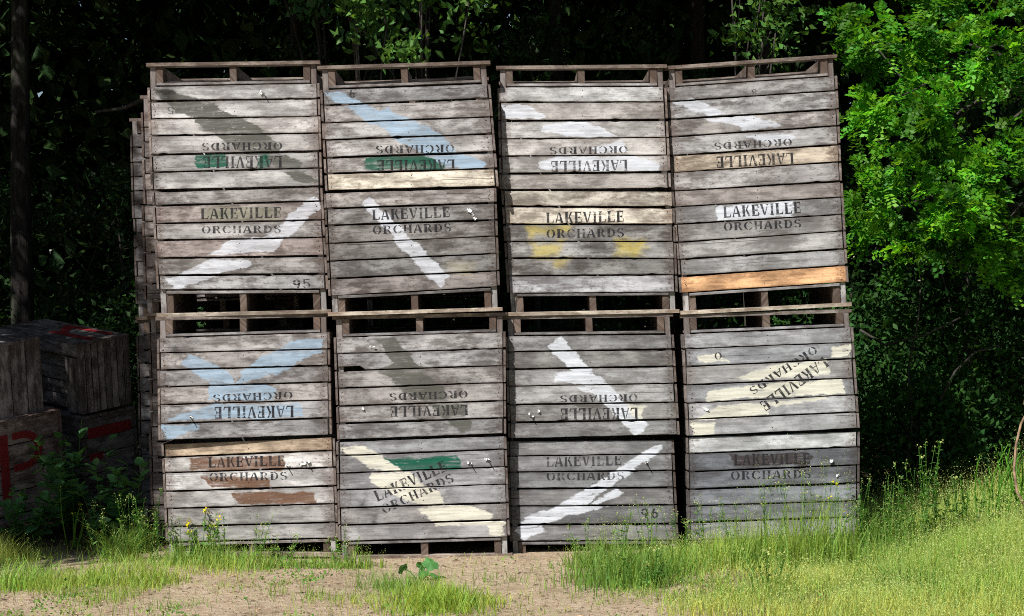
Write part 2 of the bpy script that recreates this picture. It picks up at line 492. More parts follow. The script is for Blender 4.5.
def ellipsoid_pts(n, c, r, rg, shell=0.55):
    d = norm(rg.normal(size=(n, 3))); s = rg.uniform(shell ** 3, 1, (n, 1)) ** (1 / 3)
    return np.array(c) + d * s * np.array(r), d

def clumps(nc, npc, c, r, spread, rg, shell=0.5):
    cc, d = ellipsoid_pts(nc, c, r, rg, shell)
    sz = spread * rg.uniform(0.6, 1.4, (nc, 1, 1))
    P = cc[:, None, :] + rg.normal(size=(nc, npc, 3)) * sz * np.array([1, 1, 0.6])
    return cc, P.reshape(-1, 3), np.repeat(d, npc, axis=0)

def tree(name, x, y, trunk_r, height, crown_c, crown_r, nc, npc, spread, leaf, mat, seed, label, cat='tree', group=None, lean=(0, 0), bark=None, nlimb=9, parts=('trunk', 'crown')):
    rg = np.random.default_rng(seed)
    z0 = float(gz(x, y)) - 0.05
    root = empty(name, (x, y, z0), label, cat, group)
    cc, P, D = clumps(nc, npc, (crown_c[0] - x, crown_c[1] - y, crown_c[2] - z0), crown_r, spread, rg)
    mb = MB()
    top = Vector((lean[0], lean[1], height))
    pts = []; rad = []
    for i in range(9):
        s = i / 8
        pts.append(Vector((top.x * s + 0.05 * math.sin(3.1 * s + seed), top.y * s + 0.05 * math.sin(4 * s + seed * 2), top.z * s)))
        rad.append(trunk_r * (1.25 - 0.25 * min(1, s * 8)) * (1 - 0.75 * s))
    tube(mb, pts, rad, 10)
    for j in range(min(nlimb, nc)):
        e = Vector(cc[j]); s = 0.3 + 0.65 * rg.random(); k = min(7, int(s * 8)); b = pts[k]
        m = b.lerp(e, 0.5) + Vector((0, 0, 0.12 * (e - b).length))
        tube(mb, [b, m, e], [rad[k] * 0.5, rad[k] * 0.3, 0.008], 6)
    mb.build(parts[0], bark or (BARK_DARK if name == 'forest_tree' else BARK), root, smooth=True)
    V, F, T_ = leaves(P, leaf, rg, D)
    np_mesh(parts[1], V, F, mat, T_, root)
    return root

# tall trees whose crowns roof the wood and shade it
GT = 'tall trees of the wood behind the bins'
LT = 'tall tree rooted in the dark wood behind the stacked bins'
tree('forest_tree', -4.66, 5.0, 0.125, 9, (-4.6, 3.4, 7.7), (2.3, 2.6, 2.0), 95, 130, 0.36, 0.17, LEAF_CANOPY, 11, 'tall tree with a thick grey trunk near the left edge of the wood', nlimb=0)
for i, (tx, ty, cx, cy) in enumerate([(-2.3, 7.2, -2.3, 3.4), (0.5, 7.6, 0.3, 3.4), (2.7, 7.0, 2.9, 3.9), (5.6, 6.2, 5.7, 4.6), (-7.4, 5.6, -7.0, 4.2), (-6.6, 9.2, -5.0, 7.2), (-1.0, 9.0, -1.2, 7.4), (2.2, 9.2, 2.0, 7.6), (5.2, 9.0, 5.4, 7.6), (-9.6, 8.0, -9.2, 6.6), (8.6, 8.0, 8.6, 6.2)]):
    tree('forest_tree', tx, ty, 0.11 + 0.01 * (i % 4), 9.3, (cx, cy, 7.8), (2.3, 2.7, 2.1), 95, 130, 0.36, 0.17, LEAF_CANOPY, 12 + i, LT, group=GT, nlimb=0)
# big tree outside the left of the view; its crown shades the crates on the left
tree('shade_tree', -9.6, -0.6, 0.26, 8.6, (-8.1, -1.95, 7.0), (2.7, 2.6, 1.7), 110, 130, 0.36, 0.18, LEAF_CANOPY, 21, 'big spreading tree standing left of the crates and shading them', lean=(1.2, -0.4))
tree('shade_tree', -6.9, 0.4, 0.12, 5.4, (-6.6, 0.7, 3.2), (1.35, 1.9, 2.3), 90, 90, 0.3, 0.14, LEAF_CANOPY, 22, 'bushy low tree added out of view left of the crates to block skylight')  # unseen tree, added to keep skylight off the crates
# slim stems seen above the second stack
tree('sapling', -1.33, 5.2, 0.035, 5.6, (-1.35, 4.8, 5.0), (0.6, 0.6, 0.5), 14, 60, 0.14, 0.11, LEAF_BROAD, 31, 'slim pale-stemmed sapling rising behind the second stack', bark=BARK_PALE, lean=(-0.25, 0))
tree('sapling', -1.62, 5.6, 0.05, 6.2, (-1.5, 5.4, 5.3), (1.1, 0.8, 0.8), 16, 60, 0.16, 0.11, LEAF_BROAD, 32, 'dark-stemmed sapling leaning beside the pale sapling behind the second stack', lean=(-0.35, 0))
tree('sapling', -0.75, 3.3, 0.03, 4.2, (-0.72, 2.75, 4.25), (0.75, 0.4, 0.48), 17, 48, 0.11, 0.09, LEAF_WEED, 34, 'sapling with sunlit broad leaves above the gap between second and third stacks', lean=(0.1, -0.4))
tree('sapling', 2.0, 3.2, 0.03, 4.2, (1.95, 2.7, 4.2), (0.65, 0.4, 0.45), 13, 45, 0.12, 0.08, LEAF_WEED, 33, 'leafy sapling with sunlit leaves showing above the rightmost stack', lean=(0.0, -0.4))
# understorey
GS = 'dark shrubs in the shade of the wood'
LS = 'dark leafy shrub growing in the shade of the wood behind the bins'
def shrub(x, y, h, r, seed, label=LS, mat=None, leaf=0.072, nc=40, npc=125, group=GS):
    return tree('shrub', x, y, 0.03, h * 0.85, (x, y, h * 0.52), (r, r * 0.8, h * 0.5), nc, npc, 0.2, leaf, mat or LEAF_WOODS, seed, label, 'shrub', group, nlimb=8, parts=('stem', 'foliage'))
for i, (x, y, h, r) in enumerate([(-5.6, 5.4, 3.6, 1.1), (-4.0, 6.2, 3.2, 1.1), (-3.1, 4.9, 2.5, 0.9), (-5.4, 3.9, 1.9, 0.8), (-1.9, 6.6, 4.6, 1.3), (0.3, 6.4, 4.9, 1.4), (1.6, 6.6, 4.7, 1.2),
                                 (3.0, 5.4, 3.9, 1.2), (4.4, 5.2, 4.4, 1.3), (5.6, 4.4, 3.8, 1.2), (2.9, 3.6, 1.9, 0.8), (4.0, 3.5, 2.2, 0.9), (4.9, 3.1, 2.0, 0.9), (3.4, 2.6, 1.1, 0.5)]):
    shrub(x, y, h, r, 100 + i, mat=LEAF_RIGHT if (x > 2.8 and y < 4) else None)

# the far wood: one mass of foliage
def far_wood():
    rg = np.random.default_rng(7)
    n = 270000
    P = np.stack([rg.uniform(-17, 17, n), rg.uniform(10, 16, n), rg.uniform(0, 12.5, n)], 1)
    V, F, T_ = leaves(P, 0.27, rg, None, 0.3, 0.6)
    o = np_mesh('far_wood', V, F, LEAF_CANOPY, T_)
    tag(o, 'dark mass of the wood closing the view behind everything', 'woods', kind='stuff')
far_wood()

# locust tree at the right edge, in the sun
def locust():
    rg = np.random.default_rng(41)
    bx, by = 4.95, 3.0
    root = empty('locust_tree', (bx, by, float(gz(bx, by)) - 0.05), 'bright green locust tree with feathery leaves right of the stacked bins', 'tree')
    rz = root.location.z
    lobes = []
    for (px, py, r, y, n) in [(905, 42, 46, 1.7, 130), (985, 52, 46, 1.5, 170), (884, 105, 30, 1.9, 60), (948, 118, 44, 1.4, 190), (1003, 160, 48, 1.4, 190), (905, 172, 40, 1.5, 130), (955, 205, 42, 1.3, 190),
                              (990, 240, 32, 1.4, 120), (876, 190, 22, 1.9, 30), (862, 130, 34, 2.7, 80), (872, 215, 34, 2.7, 80), (858, 60, 40, 2.8, 80), (900, 250, 34, 2.6, 70), (1015, 268, 30, 1.6, 70), (940, 232, 26, 1.5, 50), (1040, 220, 46, 1.6, 120), (1050, 90, 50, 1.8, 150), (930, -20, 50, 2.0, 150), (1010, -30, 50, 2.0, 150), (1080, 20, 60, 2.0, 150),
                              (1090, 160, 60, 1.9, 150), (862, 30, 34, 2.4, 30), (930, 150, 60, 2.5, 60), (940, 70, 60, 2.5, 60)]:
        lobes.append((pix(px, py, y), r / 152.0, int(n * 1.15)))
    mb = MB()
    trunk = [(bx, by, rz), (bx - 0.05, by - 0.05, 1.2), (bx - 0.2, by - 0.15, 2.4), (bx - 0.2, by - 0.25, 3.6), (bx - 0.3, by - 0.3, 4.6)]
    tube(mb, [(a - bx, b - by, c - rz) for a, b, c in trunk], [0.13, 0.11, 0.09, 0.07, 0.03], 10)
    Ps = []; Ds = []; Ks = []
    for j, (c, r, n) in enumerate(lobes):
        b = Vector(trunk[1 + j % 3]); e = Vector(c)
        m = b.lerp(e, 0.55) + Vector((0, 0, 0.25))
        org = Vector((bx, by, rz))
        tube(mb, [b - org, m - org, e - org], [0.024, 0.012, 0.004], 6)
        # twigs in the lobe carry the fronds
        nt_ = max(4, n // 16)
        tc = np.array(c) + norm(rg.normal(size=(nt_, 3))) * (r * rg.uniform(0.25, 1.0, (nt_, 1))) * np.array([1, 0.8, 0.8])
        for t in tc:
            k = n // nt_ + 2
            q = t + rg.normal(size=(k, 3)) * 0.06
            Ks.append(np.full(k, rg.choice([0.5, 0.75, 1.0, 1.25, 1.5])))
            Ps.append(q); Ds.append(norm(t - np.array(c))[None, :] * 0.7 + rg.normal(size=(k, 3)) * 0.7 + np.array([-0.1, -0.35, 0.0]))
    mb.build('trunk', BARK, root, smooth=True)
    P = np.concatenate(Ps) - np.array([bx, by, rz]); D = np.concatenate(Ds)
    V, F, T_ = fronds(P, D, rg, 0.13, 5, 0.05)
    kk = np.tile(np.concatenate(Ks), 10)[:, None]
    T_ = T_ * kk * np.concatenate([0.78 + 0.16 * kk, np.ones_like(kk), np.ones_like(kk)], 1)
    np_mesh('crown', V, F, LEAF_LOCUST, T_, root)
locust()

# dead branch hanging in the dark on the left
mb = MB()
p0 = pix(95, 112, 4.4)
tube(mb, [p0 - p0, pix(125, 108, 4.35) - p0, pix(145, 98, 4.3) - p0, pix(158, 88, 4.3) - p0, pix(180, 70, 4.4) - p0], [0.012, 0.02, 0.024, 0.02, 0.012], 7)
o = mb.build('dead_branch', BARK, None, smooth=True); o.location = p0
tag(o, 'bare grey dead branch hanging in the dark wood left of the bins', 'branch')

# ------------------------------------------------------------------ stencil letters
def arc(cx, cy, rx, ry, a0, a1, tx, ty, n=5):
    q = []
    for i in range(n):
        A = math.radians(a0 + (a1 - a0) * i / n); B = math.radians(a0 + (a1 - a0) * (i + 1) / n)
        q.append([(cx + rx * math.cos(A), cy + ry * math.sin(A)), (cx + rx * math.cos(B), cy + ry * math.sin(B)),
                  (cx + (rx - tx) * math.cos(B), cy + (ry - ty) * math.sin(B)), (cx + (rx - tx) * math.cos(A), cy + (ry - ty) * math.sin(A))])
    return q
def R_(x0, y0, x1, y1): return [(x0, y0), (x1, y0), (x1, y1), (x0, y1)]
STEM = [R_(0.07, 0, 0.28, 1), R_(0.02, 0.94, 0.33, 1), R_(0.02, 0, 0.33, 0.06)]
GL = {
 'L': STEM + [R_(0.31, 0, 0.62, 0.10), [(0.62, 0), (0.68, 0.30), (0.62, 0.30), (0.54, 0.08)]],
 'A': [[(0.0, 0), (0.10, 0), (0.33, 0.90), (0.30, 1)], [(0.50, 0), (0.72, 0), (0.44, 1), (0.34, 0.93)], R_(0.20, 0.27, 0.44, 0.36), R_(0.0, 0, 0.2, 0.05)],
 'K': STEM + [[(0.32, 0.46), (0.38, 0.42), (0.66, 1), (0.52, 1)], [(0.38, 0.52), (0.48, 0.62), (0.74, 0), (0.55, 0)]],
 'E': STEM + [R_(0.31, 0.90, 0.60, 1), R_(0.54, 0.70, 0.61, 0.90), R_(0.31, 0.46, 0.46, 0.56), R_(0.46, 0.38, 0.52, 0.64), R_(0.31, 0, 0.62, 0.10), R_(0.56, 0.10, 0.63, 0.32)],
 'V': [[(0.0, 1), (0.22, 1), (0.40, 0.08), (0.30, 0)], [(0.60, 1), (0.70, 1), (0.42, 0.02), (0.38, 0.16)], R_(0.52, 0.94, 0.74, 1)],
 'I': [R_(0.12, 0, 0.30, 1), R_(0.04, 0.94, 0.38, 1), R_(0.04, 0, 0.38, 0.06)],
 'O': arc(0.36, 0.5, 0.36, 0.51, 102, 258, 0.17, 0.07, 7) + arc(0.36, 0.5, 0.36, 0.51, -78, 78, 0.17, 0.07, 7),
 'R': STEM + arc(0.32, 0.74, 0.30, 0.26, -88, 88, 0.15, 0.07, 5) + [[(0.36, 0.44), (0.48, 0.46), (0.72, 0), (0.54, 0)]],
 'C': arc(0.38, 0.5, 0.37, 0.51, 102, 258, 0.17, 0.07, 7) + arc(0.38, 0.5, 0.37, 0.51, 32, 84, 0.11, 0.07, 3) + arc(0.38, 0.5, 0.37, 0.51, -84, -32, 0.09, 0.07, 3),
 'H': [R_(0.06, 0, 0.23, 1), R_(0.0, 0.94, 0.29, 1), R_(0.0, 0, 0.29, 0.06), R_(0.49, 0, 0.66, 1), R_(0.43, 0.94, 0.72, 1), R_(0.43, 0, 0.72, 0.06), R_(0.27, 0.45, 0.45, 0.54)],
 'D': STEM + arc(0.30, 0.5, 0.40, 0.5, -86, 86, 0.17, 0.07, 7),
 'S': arc(0.32, 0.74, 0.27, 0.27, 20, 82, 0.12, 0.08, 3) + arc(0.32, 0.74, 0.28, 0.27, 100, 250, 0.15, 0.09, 5) + arc(0.32, 0.27, 0.30, 0.28, -70, 70, 0.16, 0.09, 5) + arc(0.32, 0.27, 0.28, 0.28, 200, 262, 0.12, 0.08, 3) + [[(0.18, 0.56), (0.3, 0.62), (0.5, 0.44), (0.42, 0.4)]],
 '9': arc(0.33, 0.68, 0.31, 0.33, 10, 170, 0.20, 0.12, 5) + arc(0.33, 0.68, 0.31, 0.33, 190, 350, 0.20, 0.12, 5) + [[(0.48, 0.62), (0.64, 0.66), (0.5, 0.05), (0.3, 0)]],
 '6': arc(0.33, 0.33, 0.31, 0.33, 10, 170, 0.20, 0.12, 5) + arc(0.33, 0.33, 0.31, 0.33, 190, 350, 0.20, 0.12, 5) + [[(0.02, 0.36), (0.18, 0.38), (0.4, 1), (0.2, 0.95)]],
 '5': [R_(0.08, 0.48, 0.2, 1), R_(0.24, 0.89, 0.58, 1)] + arc(0.30, 0.32, 0.32, 0.33, -80, 110, 0.15, 0.09, 6) + arc(0.30, 0.32, 0.30, 0.32, 200, 262, 0.13, 0.08, 3),
 '8': arc(0.33, 0.74, 0.25, 0.26, 10, 170, 0.16, 0.11, 5) + arc(0.33, 0.74, 0.25, 0.26, 190, 350, 0.16, 0.11, 5) + arc(0.33, 0.26, 0.3, 0.27, 10, 170, 0.18, 0.11, 5) + arc(0.33, 0.26, 0.3, 0.27, 190, 350, 0.18, 0.11, 5),
 '0': arc(0.34, 0.5, 0.32, 0.51, 100, 262, 0.14, 0.07, 6) + arc(0.34, 0.5, 0.32, 0.51, -80, 80, 0.14, 0.07, 6),
}
ADV = {'I': 0.50, 'L': 0.78, 'E': 0.76, 'A': 0.82, 'V': 0.80, 'K': 0.84, 'O': 0.84, 'R': 0.84, 'C': 0.84, 'H': 0.84, 'D': 0.82, 'S': 0.72}

def text_polys(txt):
    x = 0; out = []
    for ch in txt:
        for q in GL[ch]: out.append([(x + a, b) for a, b in q])
        x += ADV.get(ch, 0.80)
    return out, x - 0.1

def clip_band(poly, f, lo):
    """keep the part where f(p) >= lo"""
    out = []
    for i in range(len(poly)):
        p, q = poly[i], poly[(i + 1) % len(poly)]
        fp, fq = f(p) - lo, f(q) - lo
        if fp >= 0: out.append(p)
        if (fp >= 0) != (fq >= 0):
            t = fp / (fp - fq); out.append((p[0] + (q[0] - p[0]) * t, p[1] + (q[1] - p[1]) * t))
    return out

# ------------------------------------------------------------------ bins
DEPTH = 1.08
LK, OR = 'LAKEVILLE', 'ORCHARDS'
WHITE = rgb(207, 210, 217); BLUE = rgb(152, 174, 193); OLIVE = rgb(98, 98, 90, 0.75); GREEN = rgb(10, 98, 76, 0.75); CREAM = rgb(212, 208, 192); BROWN = rgb(118, 84, 62, 0.85)
YELLOW = rgb(205, 184, 66); DUN = rgb(134, 134, 114, 0.9); DARKP = rgb(70, 60, 60, 0.7); SPRAY = rgb(60, 58, 60, 0.6)
NEWWOOD = (1.85, 1.72, 1.45); ORANGE = (1.9, 1.12, 0.60)

def make_bin(quad, yl, yr, inverted, skid, label, group, rng, region=(0, 0), paints=(), texts=(), slat_tints=None, base_tint=(1, 1, 1), special=None, scraps=(), broken=None, stain=1.0, world=None, detail=True, cleat=False, ground_skid=False, cuts=None, skid_tone=1.15):
    Zm = 862 / 210.0
    ox, oy = region
    def z2p(p): return (ox + p[0] / Zm, oy + p[1] / Zm)
    if world is None:
        (tl, tr, bl, br) = quad
        P00, P10, P01, P11 = pix(*tl, yl), pix(*tr, yr), pix(*bl, yl), pix(*br, yr)
    else:
        P00, P10, P01, P11 = world
    W = 0.5 * ((P10 - P00).length + (P11 - P01).length); H = 0.5 * ((P01 - P00).length + (P11 - P10).length)
    def F(u, v, d):
        s = u / W; t = v / H
        a = P00.lerp(P10, s) if 0 <= s <= 1 else P00 + (P10 - P00) * s
        b = P01 + (P11 - P01) * s
        q = a + (b - a) * t
        return Vector((q.x, q.y + d, q.z))
    def inv(p):
        """pixel to panel metres"""
        s = t = 0.5
        for _ in range(12):
            def f(s, t):
                return ((1 - t) * ((1 - s) * tl[0] + s * tr[0]) + t * ((1 - s) * bl[0] + s * br[0]), (1 - t) * ((1 - s) * tl[1] + s * tr[1]) + t * ((1 - s) * bl[1] + s * br[1]))
            x, y = f(s, t); e = 1e-4
            xs, ys = f(s + e, t); xt, yt = f(s, t + e)
            a, b, c, d = (xs - x) / e, (xt - x) / e, (ys - y) / e, (yt - y) / e
            det = a * d - b * c; rx, ry = p[0] - x, p[1] - y
            s += (rx * d - b * ry) / det; t += (a * ry - c * rx) / det
        return (s * W, t * H)
    hp = 0.13
    if skid is not None and world is None:
        vl, vr = inv(skid[0])[1], inv(skid[1])[1]
        hpl = (-vl if inverted else vl - H); hpr = (-vr if inverted else vr - H)
    else:
        hpl = hpr = hp if skid is None else skid
    # base of the thing
    bc = F(W / 2, (H if inverted else H + 0.5 * (hpl + hpr)), DEPTH / 2)
    root = empty('fruit_bin', bc, label, 'fruit bin', group)
    NS = 6
    st_l = [0.0]; 
    edges = []
    for k in range(NS + 1):
        q = ([0] + cuts + [1])[k] * H if cuts else k * H / NS + (rng.uniform(-0.006, 0.006) if 0 < k < NS else 0)
        edges.append((q + rng.uniform(-0.004, 0.004), q + rng.uniform(-0.004, 0.004)))
    slats = []
    for k in range(NS):
        g0 = rng.uniform(0.003, 0.0075); g1 = rng.uniform(0.004, 0.009)
        a, b = edges[k], edges[k + 1]
        slats.append(dict(v0=(a[0] + g0, a[1] + g0 * rng.uniform(0.6, 1.4)), v1=(b[0] - g1, b[1] - g1 * rng.uniform(0.6, 1.4)), d=rng.uniform(-0.003, 0.003), bow=rng.uniform(-0.006, 0.003)))
    def tnt(k):
        if slat_tints and k in slat_tints: base = slat_tints[k]
        else: base = base_tint
        f = rng.uniform(0.78, 1.14) ; w = rng.uniform(-0.025, 0.03)
        gq = (base[0] + base[1] + base[2]) / 3; cs = 1.0 if (slat_tints and k in slat_tints) else 0.45
        base = tuple(gq + (x - gq) * cs for x in base)
        return (base[0] * f * (1 + w), base[1] * f, base[2] * f * (1 - w))
    pm = []
    for colr, op, polys in paints:
        pm.append((colr, op, [[inv(z2p(p)) for p in poly] for poly in polys]))
    fm = front_material('painted_boards' if pm else 'bare_boards', pm, stain) if (pm or stain != 1.0) else WOOD
    mb = MB()
    def front_slat(mb, k, tint):
        s = slats[k]
        e0 = rng.uniform(0.0, 0.012); e1 = rng.uniform(0.0, 0.012)
        v0 = lambda q: s['v0'][0] + (s['v0'][1] - s['v0'][0]) * q
        v1 = lambda q: s['v1'][0] + (s['v1'][1] - s['v1'][0]) * q
        if broken and broken[0] == k:
            vb = v1
            v1 = lambda q: vb(q) - (0.026 if q < broken[1] else 0.0)
        plank(mb, lambda a, b, c: F(a, b, c), e0, W - e1, v0, v1, s['d'], 0.018, 30, tint, rng, 0.0013, 0.0018, 0, s['bow'])
        if detail:
            for uu in (0.028, 0.034, W * 0.5, W - 0.03, W - 0.036):
                for q in ((0.25, 0.72) if abs(uu - W / 2) < 0.01 else (0.2, 0.5, 0.8)):
                    if rng.random() < 0.2: continue
                    u = uu + rng.uniform(-0.006, 0.006); v = v0(u / W) + (v1(u / W) - v0(u / W)) * q + rng.uniform(-0.008, 0.008)
                    dd = s['d'] + s['bow'] * math.sin(math.pi * u / W) - 0.0012
                    r = rng.uniform(0.0024, 0.004)
                    mb.face([F(u + r * math.cos(t * math.pi / 3), v + r * math.sin(t * math.pi / 3), dd) for t in range(6)], None, None, (1, 1, 1), 1)
    for k in range(NS):
        if special and k in special: continue
        front_slat(mb, k, tnt(k))
    mb.build('front_panel', [fm, NAIL], root, bc)
    for k, (tint, lab) in (special or {}).items():
        m2 = MB(); front_slat(m2, k, tint)
        o = m2.build('replacement_slat', [fm, NAIL], root, bc); o['label'] = lab
    # back, sides
    mb = MB()
    for k in range(NS):
        plank(mb, lambda a, b, c: F(a, b, DEPTH - c), 0, W, slats[k]['v0'][0], slats[k]['v1'][0], 0, 0.018, 5, tnt(-1), rng)
    mb.build('back_panel', WOOD, root, bc)
    for sg in (0, 1):
        mb = MB()
        for k in range(NS):
            e = rng.uniform(-0.004, 0.005); q = sg
            j = rng.uniform(-0.006, 0.006)
            tt = tnt(-1); tt = (tt[0] * 0.88, tt[1] * 0.80, tt[2] * 0.75)
            M = (lambda a, b, c: F(-0.016 + c, b, a)) if sg == 0 else (lambda a, b, c: F(W + 0.016 - c, b, a))
            plank(mb, M, e + 0.001, DEPTH - 0.003, slats[k]['v0'][q] + j, slats[k]['v1'][q] + j, 0, 0.0155, 6, tt, rng)
        mb.build('side_panel', WOOD, root, bc)
    # pallet end: v runs away from the boards
    def PV(e, u):                     # e metres away from the boards
        return -e if inverted else H + e
    def hh(u): return hpl + (hpr - hpl) * u / W
    sk = 0.026 if not ground_skid else 0.03
    def bar(mb, u0, u1, e0, e1, d0, d1, tint, along='e'):
        if along == 'e':      # upright block / long stringer: width along u, runs in depth
            plank(mb, lambda a, b, c: F(b, PV(e0 + (e1(b) - e0) * (c / 0.1), b), a), d0, d1, u0, u1, 0, 0.1, 4, tint, rng, 0.0015, 0.002)
    btn = (0.62, 0.50, 0.42)
    for uc in (0.072, W / 2, W - 0.072):
        mb = MB(); fq = rng.uniform(0.75, 1.2)
        bar(mb, uc - 0.024, uc + 0.024, 0.022, lambda u: hh(u) - sk + 0.001, 0.014, DEPTH - 0.02, tuple(x * fq for x in btn))
        mb.build('stringer', WOOD, root, bc)
    for (u0, d0) in ((0.004, 0.021), (W - 0.046, 0.021), (0.004, DEPTH - 0.064), (W - 0.046, DEPTH - 0.064)):
        mb = MB()
        b0, b1 = (-(hh(u0) - sk), H * 0.98) if inverted else (H * 0.02, H + hh(u0) - sk)
        plank(mb, lambda a, b, c: F(b, a, c), b0, b1, u0, u0 + 0.042, d0, 0.042, 6, (0.95, 0.92, 0.9), rng, 0.001)
        mb.build('corner_post', WOOD, root, bc)
    for i, d0 in enumerate((0.0, DEPTH - 0.1)):
        mb = MB()
        dd = d0 + (0.03 if (inverted and i == 0 and not cleat) else 0.0)
        e1 = 0.018 if (i == 0) else 0.0
        tint = (skid_tone, skid_tone * 0.90, skid_tone * 0.74) if (not inverted and not ground_skid) else (0.95, 0.8, 0.66) if not inverted else ((0.75, 0.64, 0.55) if cleat else (0.8, 0.72, 0.65))
        def Ms(a, b, c): return F(a, PV(hh(a) - sk + c, a), b)
        plank(mb, Ms, -e1 - rng.uniform(0, 0.012), W + e1 + rng.uniform(0, 0.012), dd, dd + 0.095, 0, sk, 10, tint, rng, 0.003, 0.002)
        mb.build('skid_board', WOOD, root, bc)
    mb = MB()
    cut = [0.004, 0.066] + [0.066 + (DEPTH - 0.132) * i / 7 for i in range(1, 8)] + [DEPTH - 0.004]
    for i in range(len(cut) - 1):
        m = 0.05 if i in (0, len(cut) - 2) else 0.001
        plank(mb, lambda a, b, c: F(a, PV(0.003 + c, a), b), m, W - m, cut[i] + (0.001 if i else 0), cut[i + 1] - 0.001, 0.0, 0.018, 6, tnt(-1), rng)
    mb.build('floor', WOOD, root, bc)
    if cleat:
        mb = MB()
        plank(mb, lambda a, b, c: F(a, PV(0.022 + b + 0.012 * (a / W) * cleat, a), c), 0.1, W - 0.1, 0.0, 0.024, 0.13, 0.05, 8, (0.9, 0.78, 0.7), rng)
        mb.build('floor_cleat', WOOD, root, bc)
    # stencilled words
    for (txt, p0, p1, h, ink) in texts:
        polys, tw = text_polys(txt)
        ex = (p1[0] - p0[0], p1[1] - p0[1]); L = math.hypot(*ex); ex = (ex[0] / L, ex[1] / L); up = (ex[1], -ex[0])
        mb = MB()
        nl = len(txt); inkl = [ink * rng.uniform(0.7, 1.0) for _ in txt]
        for q in polys:
            ik = inkl[min(nl - 1, max(0, int(sum(a for a, b in q) / len(q) / tw * nl)))]
            uv = [inv(z2p((p0[0] + ex[0] * a / tw * L + up[0] * b * h, p0[1] + ex[1] * a / tw * L + up[1] * b * h))) for a, b in q]
            for k in range(NS):
                s = slats[k]
                v0 = lambda p: p[1] - (s['v0'][0] + (s['v0'][1] - s['v0'][0]) * p[0] / W)
                v1 = lambda p: (s['v1'][0] + (s['v1'][1] - s['v1'][0]) * p[0] / W) - p[1]
                c = clip_band(uv, v0, 0.004)
                if len(c) >= 3: c = clip_band(c, v1, 0.004)
                if len(c) < 3: continue
                mb.face([F(a, b, s['d'] + s['bow'] * math.sin(math.pi * min(1, max(0, a / W))) - 0.0012) for a, b in c], c, c, (ik, ik, ik))
        if mb.v:
            mb.build('stencil_lettering' if len(txt) > 2 else 'stencil_number', STENCIL, root, bc, fixn=False)
    # bent nails holding white scraps
    for (p, q) in scraps:
        u, v = inv(z2p(p)); mb = MB()
        u2, v2 = inv(z2p(q)) if q else (u, v)
        n = 7
        for _ in range(2):
            a0 = rng.random() * 6; r = rng.uniform(0.006, 0.015)
            cu, cv = u + rng.uniform(-0.016, 0.016), v + rng.uniform(-0.010, 0.010)
            pts = [F(cu + r * rng.uniform(0.6, 1.3) * math.cos(a0 + 2 * math.pi * i / n), cv + r * rng.uniform(0.5, 1.3) * math.sin(a0 + 2 * math.pi * i / n), -0.004 - rng.uniform(0, 0.014)) for i in range(n)]
            c0 = F(cu, cv, -0.008)
            for i in range(n): mb.face([c0, pts[i], pts[(i + 1) % n]])
        if q:
            tube(mb, [F(u, v, 0.0), F(u + 0.003, v, -0.03), F(u + 0.35 * (u2 - u) * 0 + 0.006, v + 0.004, -0.05)], [0.004, 0.004, 0.003], 6, mi=1)
        mb.build('paper_scrap', [PAPER, NAIL], root, bc, fixn=False)
    return root

GF = 'stencilled fruit bins in the front row of stacks'
def B(*a, **k): return make_bin(*a, group=GF, **k)
rng = random.Random(5)

# --- leftmost stack
B(((149.5, 86), (317, 82.9), (153, 190), (320, 186.4)), 0.03, 0.03, True, ((147, 63), (318.8, 60.5)), 'grey bin with dark olive streak and small green patch, top of the leftmost stack', rng=rng, cuts=[0.145, 0.316, 0.487, 0.66, 0.83], skid_tone=1.15, region=(130, 50), base_tint=(1.22, 1.2, 1.18), stain=0.7, cleat=0.01,
  paints=[(OLIVE, 0.95, [[(88, 158), (170, 165), (390, 240), (250, 278), (190, 262)], [(235, 225), (330, 215), (560, 328), (545, 345), (290, 342), (265, 290)], [(345, 345), (560, 345), (630, 400), (620, 430), (480, 430)], [(540, 430), (640, 430), (705, 460), (700, 488), (600, 488)], [(620, 498), (720, 496), (778, 548), (700, 545)]]),
          (GREEN, 0.95, [[(262, 432), (400, 428), (400, 486), (272, 487)], [(520, 428), (570, 425), (575, 482), (520, 484)]])],
  texts=[(OR, (625, 378), (295, 381), 31, 0.9), (LK, (625, 434), (300, 437), 48, 0.85), ('5', (182, 233), (150, 233), 30, 0.7)], scraps=[((545, 175), (568, 240)), ((532, 170), None)])
B(((153.9, 192.2), (320, 187.3), (159.2, 290.8), (326, 289.6)), 0.03, 0.03, False, ((157, 317), (318, 313.3)), 'grey bin numbered 95 with a rising white streak, in the leftmost stack', rng=rng, cuts=[0.136, 0.32, 0.494, 0.67, 0.844], skid_tone=1.15, region=(130, 180), base_tint=(0.98, 0.93, 0.9),
  slat_tints={1: (0.8, 0.72, 0.7), 3: (0.85, 0.75, 0.72)},
  paints=[(DUN, 0.8, [[(290, 112), (620, 106), (615, 166), (300, 166)]]), (WHITE, 0.85, [[(150, 405), (320, 330), (490, 325), (500, 345), (190, 452)], [(325, 315), (420, 240), (640, 225), (600, 290)], [(560, 225), (720, 90), (775, 70), (775, 125), (650, 235)]])],
  texts=[(LK, (290, 161), (622, 154), 44, 0.9), (OR, (295, 219), (620, 216), 30, 0.9), ('95', (668, 447), (745, 443), 38, 0.9)])
